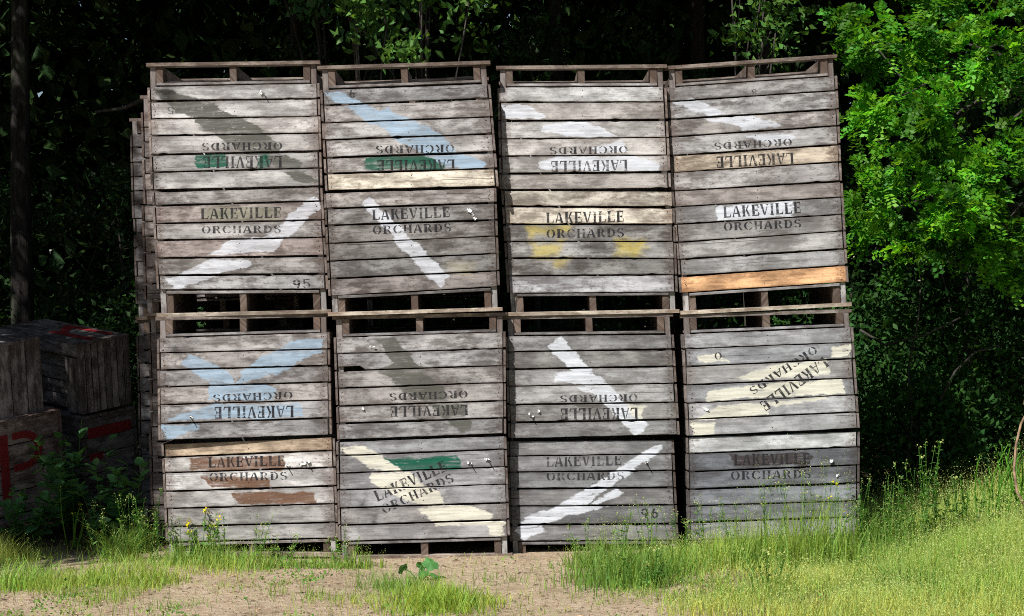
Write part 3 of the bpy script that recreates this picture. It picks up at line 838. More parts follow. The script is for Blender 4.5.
B(((159, 337.3), (327.1, 332.4), (160.7, 440.8), (329.5, 435.5)), -0.008, 0.025, True, ((157, 317), (328, 313.3)), 'grey bin crossed by pale blue paint strokes, in the leftmost stack', rng=rng, cuts=[0.155, 0.318, 0.485, 0.65, 0.83], skid_tone=1.15, region=(140, 310), base_tint=(0.98, 0.92, 0.92),
  paints=[(BLUE, 0.9, [[(168, 225), (190, 178), (345, 240), (400, 305), (290, 300)], [(430, 235), (640, 118), (765, 116), (735, 178), (560, 262), (400, 305)], [(278, 300), (510, 300), (560, 330), (550, 372), (285, 372)], [(110, 452), (150, 428), (290, 390), (660, 382), (672, 428), (630, 442)], [(85, 472), (215, 467), (240, 490), (110, 532)]])],
  texts=[(OR, (625, 334), (300, 347), 30, 0.95), (LK, (632, 392), (305, 397), 48, 1.0)], scraps=[((208, 440), (242, 495))])
B(((163.6, 443.1), (332.4, 436.6), (168, 543), (336, 538.6)), 0.05, 0.035, False, ((168, 556), (335, 557)), 'bin with brown paint bars on whitened boards, at the foot of the leftmost stack', rng=rng, cuts=[0.139, 0.305, 0.48, 0.66, 0.84], skid_tone=1.15, region=(140, 420), base_tint=(1.0, 0.95, 0.9), ground_skid=True,
  slat_tints={1: (1.35, 1.35, 1.35), 2: (1.3, 1.3, 1.32), 3: (1.25, 1.25, 1.27)}, special={0: ((1.25, 1.0, 0.74), 'tan replacement board')}, stain=0.75,
  paints=[(BROWN, 0.95, [[(190, 165), (200, 152), (592, 148), (596, 205), (215, 212)], [(252, 230), (530, 235), (537, 276), (300, 282)], [(378, 298), (715, 296), (720, 342), (400, 350)]])],
  texts=[(LK, (280, 195), (595, 187), 42, 0.95), (OR, (285, 250), (605, 245), 33, 0.95)], scraps=[((603, 188), (622, 222)), ((685, 172), (720, 235)), ((660, 180), None)])
# --- second stack
B(((322.2, 89), (487.8, 82.4), (327.5, 191.3), (496.4, 186.4)), -0.09, -0.085, True, ((320, 65.8), (487.8, 60.6)), 'bin with pale blue diagonal over a green bar, top of the second stack', rng=rng, cuts=[0.162, 0.333, 0.5, 0.67, 0.83], skid_tone=1.75, region=(310, 50), base_tint=(0.98, 0.93, 0.92), cleat=1.6,
  special={5: (NEWWOOD, 'pale new board')},
  paints=[(BLUE, 0.95, [[(46, 172), (130, 172), (330, 268), (400, 305), (240, 300)], [(225, 292), (310, 232), (545, 345), (550, 362), (345, 360)], [(340, 362), (550, 360), (630, 428), (480, 432)], [(470, 430), (630, 425), (722, 466), (700, 492), (560, 482)]]), (GREEN, 1.0, [[(213, 440), (475, 430), (557, 475), (550, 492), (222, 493)]])],
  texts=[(OR, (592, 388), (270, 393), 32, 1.0), (LK, (595, 449), (275, 452), 44, 1.0), ('9', (186, 162), (158, 163), 34, 0.9)])
B(((325.8, 193.4), (493.9, 187.8), (330.7, 295.7), (497.6, 287.2)), -0.085, -0.075, False, ((331, 316), (500, 310.8)), 'dark grey bin with one pale falling streak, second from the top of the second stack', rng=rng, cuts=[0.15, 0.32, 0.49, 0.667, 0.833], skid_tone=1.75, region=(310, 180), base_tint=(0.68, 0.63, 0.60),
  slat_tints={5: (0.62, 0.56, 0.54), 0: (0.9, 0.84, 0.8)},
  paints=[(WHITE, 0.82, [[(205, 92), (240, 65), (290, 110), (500, 315), (400, 312)], [(400, 308), (490, 306), (570, 395), (540, 447), (480, 392)]]), (YELLOW, 0.12, [[(560, 330), (680, 340), (660, 400), (570, 370)]])],
  texts=[(LK, (255, 165), (575, 152), 43, 1.0), (OR, (258, 222), (580, 211), 34, 1.0)], scraps=[((650, 125), None), ((668, 140), None), ((685, 162), None)])
B(((335.8, 337.3), (503.2, 331.9), (339.5, 440.3), (503.9, 434.2)), -0.06, -0.055, True, ((332, 316), (501.5, 312.6)), 'grey bin with dark olive streak and a broken board, in the second stack', rng=rng, cuts=[0.165, 0.326, 0.5, 0.67, 0.84], skid_tone=1.75, region=(320, 310), base_tint=(0.82, 0.79, 0.80), broken=(1, 0.16),
  paints=[(OLIVE, 0.95, [[(225, 115), (300, 110), (412, 228), (300, 218)], [(235, 245), (300, 210), (415, 225), (480, 310), (300, 312)], [(300, 310), (500, 310), (525, 372), (400, 372)], [(430, 376), (600, 385), (602, 442), (500, 442)], [(510, 445), (622, 445), (622, 486), (580, 502)]])],
  texts=[(OR, (605, 330), (285, 342), 30, 0.95), (LK, (608, 388), (288, 396), 43, 0.95)], scraps=[((215, 150), None), ((180, 410), None)])
B(((338.3, 442), (503.9, 434.6), (340.7, 541.8), (507.6, 537)), -0.05, -0.05, False, ((343, 560.5), (507, 558)), 'bin with tilted lettering over cream streak and green bar, foot of the second stack', rng=rng, cuts=[0.14, 0.31, 0.483, 0.663, 0.84], skid_tone=1.75, region=(320, 420), base_tint=(0.82, 0.82, 0.88), stain=0.6, ground_skid=True,
  paints=[(GREEN, 1.0, [[(255, 157), (570, 147), (582, 200), (345, 210)]]), (CREAM, 0.97, [[(74, 112), (190, 108), (260, 150), (345, 214), (215, 208)], [(212, 220), (360, 212), (490, 300), (525, 357), (390, 347), (215, 262)], [(400, 362), (520, 345), (620, 350), (705, 388), (690, 432), (480, 432)], [(680, 395), (762, 420), (748, 476), (695, 470)]]), (SPRAY, 0.9, [[(165, 330), (185, 318), (205, 365), (180, 362)], [(200, 395), (220, 392), (235, 432), (212, 428)]])],
  texts=[(LK, (235, 335), (527, 205), 45, 1.0), (OR, (263, 386), (552, 252), 38, 1.0)], scraps=[((615, 175), (640, 198)), ((690, 165), (710, 200))])
# --- third stack
B(((499.7, 86.5), (664.2, 86), (502, 190.6), (669, 189.3)), 0.045, 0.025, True, ((498.5, 65.8), (664.2, 64.3)), 'pale bin with broad white patches round the lettering, top of the third stack', rng=rng, cuts=[0.16, 0.333, 0.5, 0.667, 0.836], skid_tone=1.6, region=(490, 50), base_tint=(1.22, 1.2, 1.18), stain=0.75, cleat=0.01,
  slat_tints={5: (0.95, 0.9, 0.85), 1: (1.15, 1.1, 1.05)},
  paints=[(WHITE, 0.95, [[(45, 225), (140, 222), (240, 278), (200, 288), (60, 283)], [(213, 305), (400, 293), (525, 350), (500, 360), (300, 354), (213, 335)], [(420, 400), (540, 365), (580, 420), (440, 424)], [(193, 460), (290, 437), (480, 432), (480, 500), (200, 492)], [(470, 432), (590, 432), (692, 465), (690, 497), (470, 502)]])],
  texts=[(OR, (565, 394), (245, 398), 29, 0.95), (LK, (565, 450), (250, 456), 44, 0.8)])
B(((503.4, 190.2), (671.5, 191), (509.5, 293.3), (675.6, 292)), 0.045, 0.05, False, ((510.7, 316), (678.8, 312.8)), 'bin with two cream boards and yellow spray smudges, in the third stack', rng=rng, cuts=[0.16, 0.333, 0.5, 0.664, 0.83], skid_tone=1.6, region=(490, 180), base_tint=(0.80, 0.75, 0.70),
  special={0: ((1.4, 1.31, 1.15), 'cream board'), 1: ((1.85, 1.72, 1.48), 'pale new board')}, slat_tints={5: (1.1, 1.1, 1.15)},
  paints=[(YELLOW, 0.6, [[(150, 192), (330, 185), (330, 212), (160, 230)], [(170, 268), (300, 257), (290, 318), (190, 316)], [(510, 240), (640, 252), (630, 312), (520, 306)], [(260, 330), (325, 326), (310, 352), (270, 350)]]), (SPRAY, 0.55, [[(185, 195), (270, 190), (300, 225), (230, 215)], [(330, 262), (500, 265), (490, 300), (380, 305)]])],
  texts=[(LK, (230, 180), (550, 172), 46, 1.0), (OR, (232, 238), (550, 233), 35, 1.0)])
B(((507.5, 335.6), (671.5, 333.6), (510.7, 439.1), (677.6, 435.5)), 0.03, 0.03, True, ((509.5, 316), (677.6, 313)), 'grey bin with a white streak falling steeply across it, in the third stack', rng=rng, cuts=[0.158, 0.325, 0.494, 0.67, 0.84], skid_tone=1.6, region=(490, 310), base_tint=(0.84, 0.82, 0.81), stain=0.75,
  paints=[(WHITE, 0.96, [[(230, 148), (285, 106), (652, 470), (600, 517)], [(262, 256), (400, 248), (470, 304), (264, 302)], [(345, 316), (480, 312), (500, 345), (400, 340)]]), (CREAM, 0.9, [[(560, 385), (645, 392), (630, 450), (580, 440)]])],
  texts=[(OR, (605, 345), (288, 350), 29, 0.9), (LK, (608, 400), (290, 404), 47, 1.0)], scraps=[((165, 430), (178, 460)), ((205, 415), None)])
B(((509, 440.7), (671.5, 439), (512, 541.8), (676.4, 540.6)), 0.055, 0.065, False, ((513, 561), (677, 559)), 'grey bin numbered 96 with rising white strokes, at the foot of the third stack', rng=rng, cuts=[0.152, 0.308, 0.475, 0.65, 0.83], skid_tone=1.6, region=(490, 420), base_tint=(0.54, 0.54, 0.565), stain=0.5, ground_skid=True,
  paints=[(WHITE, 0.96, [[(620, 138), (700, 95), (717, 122), (390, 350), (285, 352)], [(150, 388), (285, 350), (500, 350), (220, 428), (108, 452)], [(405, 347), (530, 272), (542, 302), (450, 348)], [(108, 450), (212, 430), (215, 462), (140, 492)]])],
  texts=[(LK, (230, 192), (540, 185), 46, 0.75), (OR, (232, 248), (550, 245), 34, 0.8), ('96', (617, 403), (695, 402), 40, 0.95)], scraps=[((640, 175), (648, 195))])
# --- rightmost stack
B(((669.3, 87), (834.9, 75.6), (674.1, 190.6), (839.8, 180.3)), 0.06, 0.06, True, ((668.5, 65.8), (833, 54.5)), 'bin with a white streak above one tan board, top of the rightmost stack', rng=rng, cuts=[0.144, 0.32, 0.478, 0.66, 0.826], skid_tone=1.8, region=(660, 50), base_tint=(0.98, 0.94, 0.93), cleat=0.01,
  special={4: ((1.35, 1.17, 0.94), 'tan board carrying the town name')}, slat_tints={5: (1.15, 1.12, 1.12)},
  paints=[(WHITE, 0.9, [[(52, 218), (130, 193), (265, 262), (200, 277)], [(185, 285), (340, 256), (515, 310), (350, 332)], [(300, 350), (545, 345), (562, 362), (450, 398), (400, 372)]])],
  texts=[(OR, (540, 363), (222, 381), 29, 0.9), (LK, (548, 420), (230, 438), 46, 1.0), ('8', (398, 160), (372, 162), 28, 0.6)])
B(((674.1, 191), (840.3, 181.2), (682, 293.3), (846.4, 282.3)), 0.06, 0.06, False, ((683.1, 314.5), (849, 306.2)), 'grey bin with white name patch and bright orange bottom board, in the rightmost stack', rng=rng, cuts=[0.162, 0.329, 0.5, 0.67, 0.833], skid_tone=1.8, region=(660, 180), base_tint=(0.93, 0.91, 0.92), stain=0.7,
  special={5: (ORANGE, 'fresh orange board')}, slat_tints={0: (0.8, 0.74, 0.72)},
  paints=[(WHITE, 0.98, [[(228, 122), (255, 106), (548, 86), (552, 146), (235, 170)]])],
  texts=[(LK, (260, 155), (580, 135), 46, 1.0), (OR, (262, 208), (580, 194), 33, 1.0)])
B(((684.1, 333.6), (850.8, 326.6), (689, 437.2), (857.6, 429.4)), 0.04, 0.04, True, ((683.4, 314.6), (850, 309)), 'bin with slanting upside down lettering on cream paint, in the rightmost stack', rng=rng, cuts=[0.148, 0.318, 0.496, 0.67, 0.83], skid_tone=1.8, region=(670, 310), base_tint=(0.95, 0.97, 1.06), stain=0.55,
  paints=[(CREAM, 0.97, [[(153, 330), (450, 300), (712, 280), (718, 342), (155, 374)], [(108, 190), (190, 178), (250, 217), (115, 218)], [(260, 285), (430, 225), (640, 200), (658, 266), (290, 292)], [(655, 152), (748, 138), (748, 192), (665, 198)], [(95, 452), (190, 392), (405, 380), (405, 432), (260, 442)], [(400, 376), (640, 352), (655, 366), (420, 392)], [(88, 460), (180, 458), (192, 512), (95, 518)]])],
  texts=[(OR, (590, 145), (322, 322), 33, 1.0), (LK, (628, 190), (365, 380), 46, 1.0), ('0', (212, 172), (180, 174), 30, 0.9)], scraps=[((148, 405), None)])
B(((688.3, 437.5), (857.6, 431), (690.7, 539.9), (857, 534.5)), 0.06, 0.065, False, ((692, 558), (856, 553)), 'blue grey bin with lettering on a dark brown band, foot of the rightmost stack', rng=rng, cuts=[0.162, 0.333, 0.507, 0.674, 0.829], skid_tone=1.8, region=(670, 420), base_tint=(0.60, 0.63, 0.72), stain=0.55, ground_skid=True,
  slat_tints={0: (1.25, 1.27, 1.3), 5: (0.9, 0.93, 0.98), 1: (0.50, 0.52, 0.58), 2: (0.46, 0.48, 0.55), 3: (0.60, 0.63, 0.70), 4: (0.56, 0.59, 0.66)},
  paints=[(DARKP, 0.95, [[(248, 142), (570, 135), (592, 150), (572, 184), (258, 192)]])],
  texts=[(LK, (262, 185), (575, 180), 44, 1.0), (OR, (250, 245), (578, 238), 35, 1.0)], scraps=[((690, 222), None), ((655, 163), None)])

# --- stacks standing behind the front row
GR = 'fruit bins in the stacks behind the front row'
def rear_stack(xl, xr, lean, y0, tops, names, seed, tint, zb=0.03):
    r = random.Random(seed)
    z = zb
    seq = [(False, names[3]), (True, names[2]), (False, names[1]), (True, names[0])]
    total = tops - zb; hp = 0.13; H = (total - 4 * hp) / 4
    for (invd, lab) in seq:
        if not invd: z += hp
        s0 = -lean * (z + H); s1 = -lean * z
        j = r.uniform(-0.03, 0.03)
        P = [Vector((xl + s0 + j, y0, z + H)), Vector((xr + s0 + j, y0, z + H)), Vector((xl + s1 + j, y0, z)), Vector((xr + s1 + j, y0, z))]
        make_bin(None, 0, 0, invd, hp, lab, GR, r, world=P, base_tint=tint, detail=False, stain=1.0)
        z += H
        if invd: z += hp
pl = pix(154, 540, 1.3)
rear_stack(pl.x, pl.x + 1.18, 0.008, 1.3, pix(142, 95, 1.3).z, ['brown grey bin peeping out left behind the leftmost stack, topmost of its stack', 'brown grey bin peeping out left behind the leftmost stack, second from the top', 'brown grey bin peeping out left behind the leftmost stack, third from the top', 'brown grey bin peeping out left behind the leftmost stack, on the ground'], 50, (0.85, 0.72, 0.68))
pl = pix(145, 540, 2.5)
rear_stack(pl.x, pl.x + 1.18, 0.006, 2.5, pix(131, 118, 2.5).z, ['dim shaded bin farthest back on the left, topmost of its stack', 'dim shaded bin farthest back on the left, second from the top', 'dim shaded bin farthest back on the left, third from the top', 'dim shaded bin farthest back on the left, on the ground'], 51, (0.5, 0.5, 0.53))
pr = pix(503, 540, 1.3)
rear_stack(pr.x - 1.18, pr.x, 0.012, 1.3, pix(497, 90, 1.3).z, ['topmost bin of the rear stack seen through the gap right of the second stack', 'second bin from the top of the rear stack behind the second stack', 'third bin from the top of the rear stack behind the second stack', 'bottom bin of the rear stack behind the second stack'], 52, (0.95, 0.75, 0.6))

# ------------------------------------------------------------------ old crates in the shade on the left
TILT = math.radians(10.5)
def crate(corner, lr, ll, h, label, yaw=48, vertical=(True, False), red=None, open_left=False, seed=0, tint=(0.60, 0.55, 0.51)):  # tint is darkened, so part of the crates' shade lies in the colour
    """corner = far top corner of the right-hand face; that face runs back to the corner, the left-hand face runs off to the left"""
    r = random.Random(seed)
    ya = math.radians(yaw)
    Rx = Matrix.Rotation(TILT, 3, 'X')
    ex = Rx @ Vector((math.cos(ya), math.sin(ya), 0)); el = Rx @ Vector((-math.sin(ya), math.cos(ya), 0)); up = Rx @ Vector((0, 0, 1))
    near = Vector(corner) - ex * lr                    # near top corner
    ctr = near + ex * lr / 2 + el * ll / 2 - up * h
    root = empty('wooden_crate', ctr, label, 'crate', 'old crates piled in the shade on the left')
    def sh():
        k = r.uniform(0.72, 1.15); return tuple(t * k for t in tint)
    def panel(name, M, A, Bn, vert, n):
        mb = MB()
        for i in range(n):
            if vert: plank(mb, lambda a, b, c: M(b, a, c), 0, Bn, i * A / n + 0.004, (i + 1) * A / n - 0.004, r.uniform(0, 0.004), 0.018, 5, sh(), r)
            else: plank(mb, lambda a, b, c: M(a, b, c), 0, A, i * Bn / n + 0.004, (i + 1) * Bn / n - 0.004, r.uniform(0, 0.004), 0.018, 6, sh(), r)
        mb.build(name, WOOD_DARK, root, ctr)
    MR = lambda a, b, c: near + ex * a - up * b + el * c            # right-hand face, depth inward
    ML = lambda a, b, c: near + el * a - up * b + ex * c
    MRb = lambda a, b, c: near + ex * a - up * b + el * (ll - c)
    MLb = lambda a, b, c: near + el * a - up * b + ex * (lr - c)
    MT = lambda a, b, c: near + ex * a + el * b - up * (c - 0.02)
    panel('end_panel', MR, lr, h, vertical[0], 8 if vertical[0] else 5)
    panel('end_panel', MRb, lr, h, vertical[0], 8 if vertical[0] else 5)
    ins = 0.05 if open_left else 0.0
    panel('side_panel', lambda a, b, c: ML(a, b, c + ins + 0.0195), ll, h, vertical[1], 5)
    panel('side_panel', lambda a, b, c: MLb(a, b, c + 0.0195), ll, h, vertical[1], 5)
    panel('lid', lambda a, b, c: MT(b, a, c), ll, lr, False, 6)
    if open_left:
        mb = MB()
        plank(mb, lambda a, b, c: ML(a, b, c), 0.03, ll - 0.03, 0.0, 0.10, 0.001, 0.04, 6, tuple(t * 1.3 for t in tint), r)
        plank(mb, lambda a, b, c: ML(b, a, c), 0.115, h, 0.10, 0.20, 0.001, 0.04, 5, tuple(t * 1.1 for t in tint), r)
        plank(mb, lambda a, b, c: ML(b, a, c), 0.115, h, 0.0, 0.075, 0.004, 0.04, 5, tuple(t * 0.8 for t in tint), r)
        mb.build('frame', WOOD_DARK, root, ctr)
    if red:
        which, polys = red
        mb = MB()
        M = {'R': lambda a, b: MR(a, b, -0.003), 'T': lambda a, b: MT(a, b, -0.003)}[which]
        for q in polys: mb.face([M(a, b) for a, b in q], q, q)
        mb.build('red_marking', RED, root, ctr, fixn=False)
    return root
ca = pix(40, 339, 1.9); cc_ = pix(61, 411, 2.0); cb = pix(129, 336, 2.62)
# the letter P on the lower crate: a (along the face, 0 = near) and b (down)
def P_polys(a0, b0, w, h):
    t = w * 0.2
    out = [[(a0, b0), (a0 + t, b0), (a0 + t, b0 + h), (a0, b0 + h)]]
    for q in arc(0, 0, 1, 1, -90, 90, 0.36, 0.36, 8):
        out.append([(a0 + w * 0.55 + x * w * 0.45, b0 + h * 0.30 - y * h * 0.30) for x, y in q])
    for s in (-1, 1):
        y0 = b0 + h * 0.30 + s * h * 0.30; y1 = b0 + h * 0.30 + s * h * 0.192
        out.append([(a0 + t * 1.55, y0), (a0 + w * 0.55, y0), (a0 + w * 0.55, y1), (a0 + t * 1.55, y1)])
    return out
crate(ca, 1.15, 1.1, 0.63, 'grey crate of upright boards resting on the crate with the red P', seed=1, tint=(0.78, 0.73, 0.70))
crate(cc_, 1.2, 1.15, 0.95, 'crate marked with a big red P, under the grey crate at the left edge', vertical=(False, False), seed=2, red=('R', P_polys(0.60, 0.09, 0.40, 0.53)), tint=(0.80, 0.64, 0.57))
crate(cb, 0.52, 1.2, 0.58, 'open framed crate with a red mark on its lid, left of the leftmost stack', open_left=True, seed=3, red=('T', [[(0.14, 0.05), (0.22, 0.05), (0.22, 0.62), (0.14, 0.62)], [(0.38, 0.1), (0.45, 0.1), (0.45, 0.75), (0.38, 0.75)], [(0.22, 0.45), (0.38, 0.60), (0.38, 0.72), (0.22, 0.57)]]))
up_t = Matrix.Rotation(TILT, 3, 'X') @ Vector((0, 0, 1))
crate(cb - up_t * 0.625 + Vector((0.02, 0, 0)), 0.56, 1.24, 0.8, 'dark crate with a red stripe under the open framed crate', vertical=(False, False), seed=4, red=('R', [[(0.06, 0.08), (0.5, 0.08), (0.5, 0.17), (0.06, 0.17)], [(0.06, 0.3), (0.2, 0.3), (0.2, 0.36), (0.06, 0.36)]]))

# ------------------------------------------------------------------ grass
def blades(P, hgt, wid, rg, bend=0.35, lean=None, var=0.3, hue=0.15, name=None, mat=None):
    n = len(P)
    a = rg.uniform(0, 2 * np.pi, n)
    dirv = np.stack([np.cos(a), np.sin(a), np.zeros(n)], 1)
    if lean is not None: dirv = norm(dirv + np.array(lean))
    side = np.stack([-dirv[:, 1], dirv[:, 0], np.zeros(n)], 1)
    tw = rg.uniform(-0.8, 0.8, (n, 1)); side = norm(side + dirv * tw)
    h = hgt.reshape(-1, 1); w = wid.reshape(-1, 1)
    b = bend * rg.uniform(0.2, 1.4, (n, 1)) * h
    up = np.array([0, 0, 1.0])
    lv = []
    for s, ww in ((0, 1.0), (0.4, 0.85), (0.75, 0.5), (1.0, 0.06)):
        c = P + up * h * (s - 0.12 * s * s) + dirv * b * s * s
        lv.append(c + side * w * ww * 0.5); lv.append(c - side * w * ww * 0.5)
    V = np.stack(lv, 1).reshape(-1, 3)
    base = np.arange(n)[:, None] * 8
    F = np.concatenate([base + np.array([[0, 1, 3, 2]]), base + np.array([[2, 3, 5, 4]]), base + np.array([[4, 5, 7, 6]])], 1).reshape(-1, 4)
    k = rg.uniform(1 - var, 1 + var, (n, 1)); hu = rg.uniform(-hue, hue, (n, 1))
    T_ = np.repeat(np.concatenate([k * (1 + hu * 1.5), k, k * (1 - hu)], 1), 3, axis=0)
    return V, F, T_

def tips(P, hgt, rg, n_grain=7, size=0.007, spread=0.02, length=0.09, bend=0.15):
    """open seed heads: little grains round the top of a stalk"""
    n = len(P)
    G = np.repeat(P + np.array([0, 0, 1.0]) * hgt.reshape(-1, 1), n_grain, axis=0)
    m = len(G)
    G = G + rg.normal(size=(m, 3)) * spread + np.array([0, 0, 1.0]) * rg.uniform(-length, 0.02, (m, 1))
    return leaves(G, size, rg, None, -0.4, 0.5, 0.3, 0.1, 0.05)

def bump2(x, y, cx, cy, sx, sy): return np.exp(-((x - cx) / sx) ** 2 - ((y - cy) / sy) ** 2)
def noise2(x, y, s, seed):
    r = np.random.default_rng(seed); out = 0
    for i in range(6):
        a = r.uniform(0, 6.28); f = s * r.uniform(0.6, 1.8); out = out + np.sin(f * (x * np.cos(a) + y * np.sin(a)) + r.uniform(0, 6.28))
    return out / 6 ** 0.5

def scatter(n, x0, x1, y0, y1, dens, rg):
    x = rg.uniform(x0, x1, n); y = rg.uniform(y0, y1, n)
    k = rg.random(n) < dens(x, y)
    return x[k], y[k]

def inside_bins(x, y): return (x > -2.72) & (x < 2.5) & (y > -0.12) & (y < 3.7)

def meadow():
    rg = np.random.default_rng(71)
    def dens(x, y):
        e = 1.1 - 0.10 * (y + 2.6) + 0.22 * noise2(x, y, 2.2, 1)
        d = np.clip((x - e) / 0.5, 0, 1) * np.clip((2.3 - y) / 1.2, 0.0, 1)
        d = d * np.clip(0.85 + 0.35 * noise2(x, y, 4.5, 6), 0.2, 1)
        return np.where(inside_bins(x, y), 0, d)
    x, y = scatter(190000, 0.6, 6.4, -4.6, 2.6, dens, rg)
    P = np.stack([x, y, gz(x, y)], 1)
    big = np.clip((x - 2.3) / 1.0, 0, 1)
    h = (0.085 + 0.13 * big) * rg.uniform(0.55, 1.4, len(x)) * np.clip(1 + 0.3 * noise2(x, y, 3.0, 9), 0.5, 1.6)
    A = blades(P, h, rg.uniform(0.003, 0.0065, len(x)), rg, 0.5, (0.25, 0.1, 0))
    # patches of drier and greener grass
    dry = np.repeat(np.clip(0.5 + 0.6 * noise2(x, y, 2.0, 12), 0, 1), 3)[:, None]
    T_ = A[2] * (np.array([0.68, 0.85, 0.6]) * (1 - dry) + np.array([1.12, 1.02, 1.15]) * dry)
    o = np_mesh('meadow_grass', A[0], A[1], GRASS, T_)
    tag(o, 'tall yellow green meadow grass right of the bins', 'grass', kind='stuff')
    k = rg.random(len(x)) < 0.22
    Q = P[k]; hh = h[k] * rg.uniform(1.0, 1.55, k.sum())
    S = blades(Q, hh, np.full(len(Q), 0.0022), rg, 0.12)
    Tp = tips(Q, hh, rg, 9, 0.0095, 0.02, 0.08)
    V = np.concatenate([S[0], Tp[0]]); F = np.concatenate([S[1], Tp[1] + len(S[0])]); T2 = np.concatenate([S[2], Tp[2]])
    o = np_mesh('seeding_grass', V, F, SEED, T2)
    tag(o, 'pale seed heads standing over the meadow grass', 'grass', kind='stuff')
meadow()

def lawn_patches():
    """patches of short grass on the sand"""
    rg = np.random.default_rng(72)
    spots = []
    for (px, py, sx, sy, w, hh) in [(30, 590, 0.42, 0.5, 1.0, 0.09), (95, 575, 0.35, 0.35, 0.9, 0.10), (140, 590, 0.25, 0.35, 0.9, 0.09), (195, 572, 0.22, 0.26, 0.7, 0.09), (140, 552, 0.35, 0.25, 0.6, 0.13), (180, 605, 0.16, 0.16, 0.8, 0.07), (250, 575, 0.10, 0.14, 0.9, 0.08),
                                   (375, 596, 0.30, 0.42, 1.0, 0.10), (440, 602, 0.24, 0.40, 1.0, 0.12), (350, 580, 0.16, 0.22, 0.6, 0.07), (505, 580, 0.12, 0.1, 0.5, 0.05), (320, 602, 0.10, 0.2, 0.6, 0.06), (60, 545, 0.6, 0.35, 0.6, 0.14), (10, 560, 0.3, 0.3, 0.8, 0.16),
                                   (300, 562, 0.12, 0.1, 0.35, 0.05), (600, 600, 0.22, 0.3, 0.55, 0.05), (670, 595, 0.28, 0.5, 0.9, 0.07), (700, 575, 0.2, 0.2, 0.7, 0.08), (540, 612, 0.14, 0.1, 0.3, 0.05), (275, 600, 0.08, 0.15, 0.5, 0.05), (310, 588, 0.05, 0.07, 0.8, 0.05), (110, 600, 0.4, 0.2, 0.5, 0.07), (225, 562, 0.25, 0.12, 0.8, 0.12), (200, 590, 0.25, 0.2, 0.55, 0.07), (360, 570, 0.12, 0.08, 0.6, 0.09), (400, 590, 0.3, 0.25, 0.7, 0.09), (480, 596, 0.1, 0.2, 0.5, 0.05), (590, 575, 0.12, 0.15, 0.6, 0.08), (580, 606, 0.15, 0.15, 0.4, 0.05)]:
        g = gpix(px, py); spots.append((g.x, g.y, sx, sy, w, hh))
    def dens(x, y):
        d = 0
        for (cx, cy, sx, sy, w, hh) in spots: d = np.maximum(d, w * bump2(x, y, cx, cy, sx, sy))
        d = d * np.clip(0.5 + 0.75 * noise2(x, y, 8, 3), 0, 1) + 0.03 * np.clip(0.6 + 0.8 * noise2(x, y, 3.5, 8), 0, 2)
        return np.where(inside_bins(x, y) | (x > 1.6), 0, d)
    x, y = scatter(150000, -4.8, 1.7, -4.2, 1.0, dens, rg)
    hh = np.zeros(len(x)); ww = np.full(len(x), 1e-4)
    for (cx, cy, sx, sy, w, h) in spots:
        b = bump2(x, y, cx, cy, sx * 1.3, sy * 1.3); hh += b * h; ww += b
    h = np.clip(hh / ww, 0.03, 0.2) * rg.uniform(0.3, 1.5, len(x)) * np.clip(1 + 0.4 * noise2(x, y, 6, 17), 0.4, 1.8)
    P = np.stack([x, y, gz(x, y) - 0.003], 1)
    A = blades(P, h, rg.uniform(0.0025, 0.005, len(x)), rg, 0.7)
    dry = np.repeat(np.clip(0.45 + 0.5 * noise2(x, y, 3.0, 22), 0, 1), 3)[:, None]
    T_ = A[2] * (np.array([0.75, 0.85, 0.7]) * (1 - dry) + np.array([1.7, 1.25, 1.5]) * dry)
    o = np_mesh('short_grass', A[0], A[1], GRASS_GREEN, T_)
    tag(o, 'short patchy grass growing on the sandy ground', 'grass', kind='stuff')
lawn_patches()

def tussock(px, py, rx, ry, n, h, label, seed, mat=GRASS_GREEN, seeds=0.08, tone=(1, 1, 1), group=None, bend=0.3):
    """a clump of tall grass, one thing"""
    rg = np.random.default_rng(seed)
    c = gpix(px, py); cz = float(gz(c.x, c.y))
    root = empty('grass_clump', (c.x, c.y, cz), label, 'grass clump', group)
    x = rg.normal(0, rx, n); y = rg.normal(0, ry, n)
    k = ~inside_bins(c.x + x, c.y + y); x = x[k]; y = y[k]
    P = np.stack([x, y, gz(c.x + x, c.y + y) - cz], 1)
    hh = h * rg.uniform(0.35, 1.25, len(x)) * np.exp(-0.4 * ((x / rx / 1.6) ** 2 + (y / ry / 1.6) ** 2))
    A = blades(P, hh, rg.uniform(0.003, 0.0075, len(x)), rg, bend)
    tag(np_mesh('blades', A[0], A[1], mat, A[2] * np.array(tone), root), kind='stuff')
    if seeds:
        k = rg.random(len(x)) < seeds
        Q = P[k]; h2 = hh[k] * rg.uniform(1.1, 1.6, k.sum())
        S = blades(Q, h2, np.full(len(Q), 0.0025), rg, 0.1); Tp = tips(Q, h2, rg, 10, 0.008, 0.016, 0.10)
        V = np.concatenate([S[0], Tp[0]]); F = np.concatenate([S[1], Tp[1] + len(S[0])]); T2 = np.concatenate([S[2] * 0.7, Tp[2]])
        tag(np_mesh('seed_heads', V, F, SEED, T2 * np.array([0.75, 0.85, 0.7]), root), kind='stuff')
    return root
tussock(625, 584, 0.19, 0.20, 1100, 0.32, 'tall green grass clump in front of the third stack', 201, tone=(0.72, 0.80, 0.75), bend=0.45)
tussock(672, 575, 0.15, 0.16, 360, 0.27, 'grass clump in front of the gap between the third and rightmost stacks', 202, tone=(0.8, 0.85, 0.75), bend=0.45)
tussock(745, 570, 0.17, 0.14, 380, 0.36, 'grass clump in front of the left half of the rightmost stack', 203, tone=(1.05, 1.0, 0.85), seeds=0.25, bend=0.45)
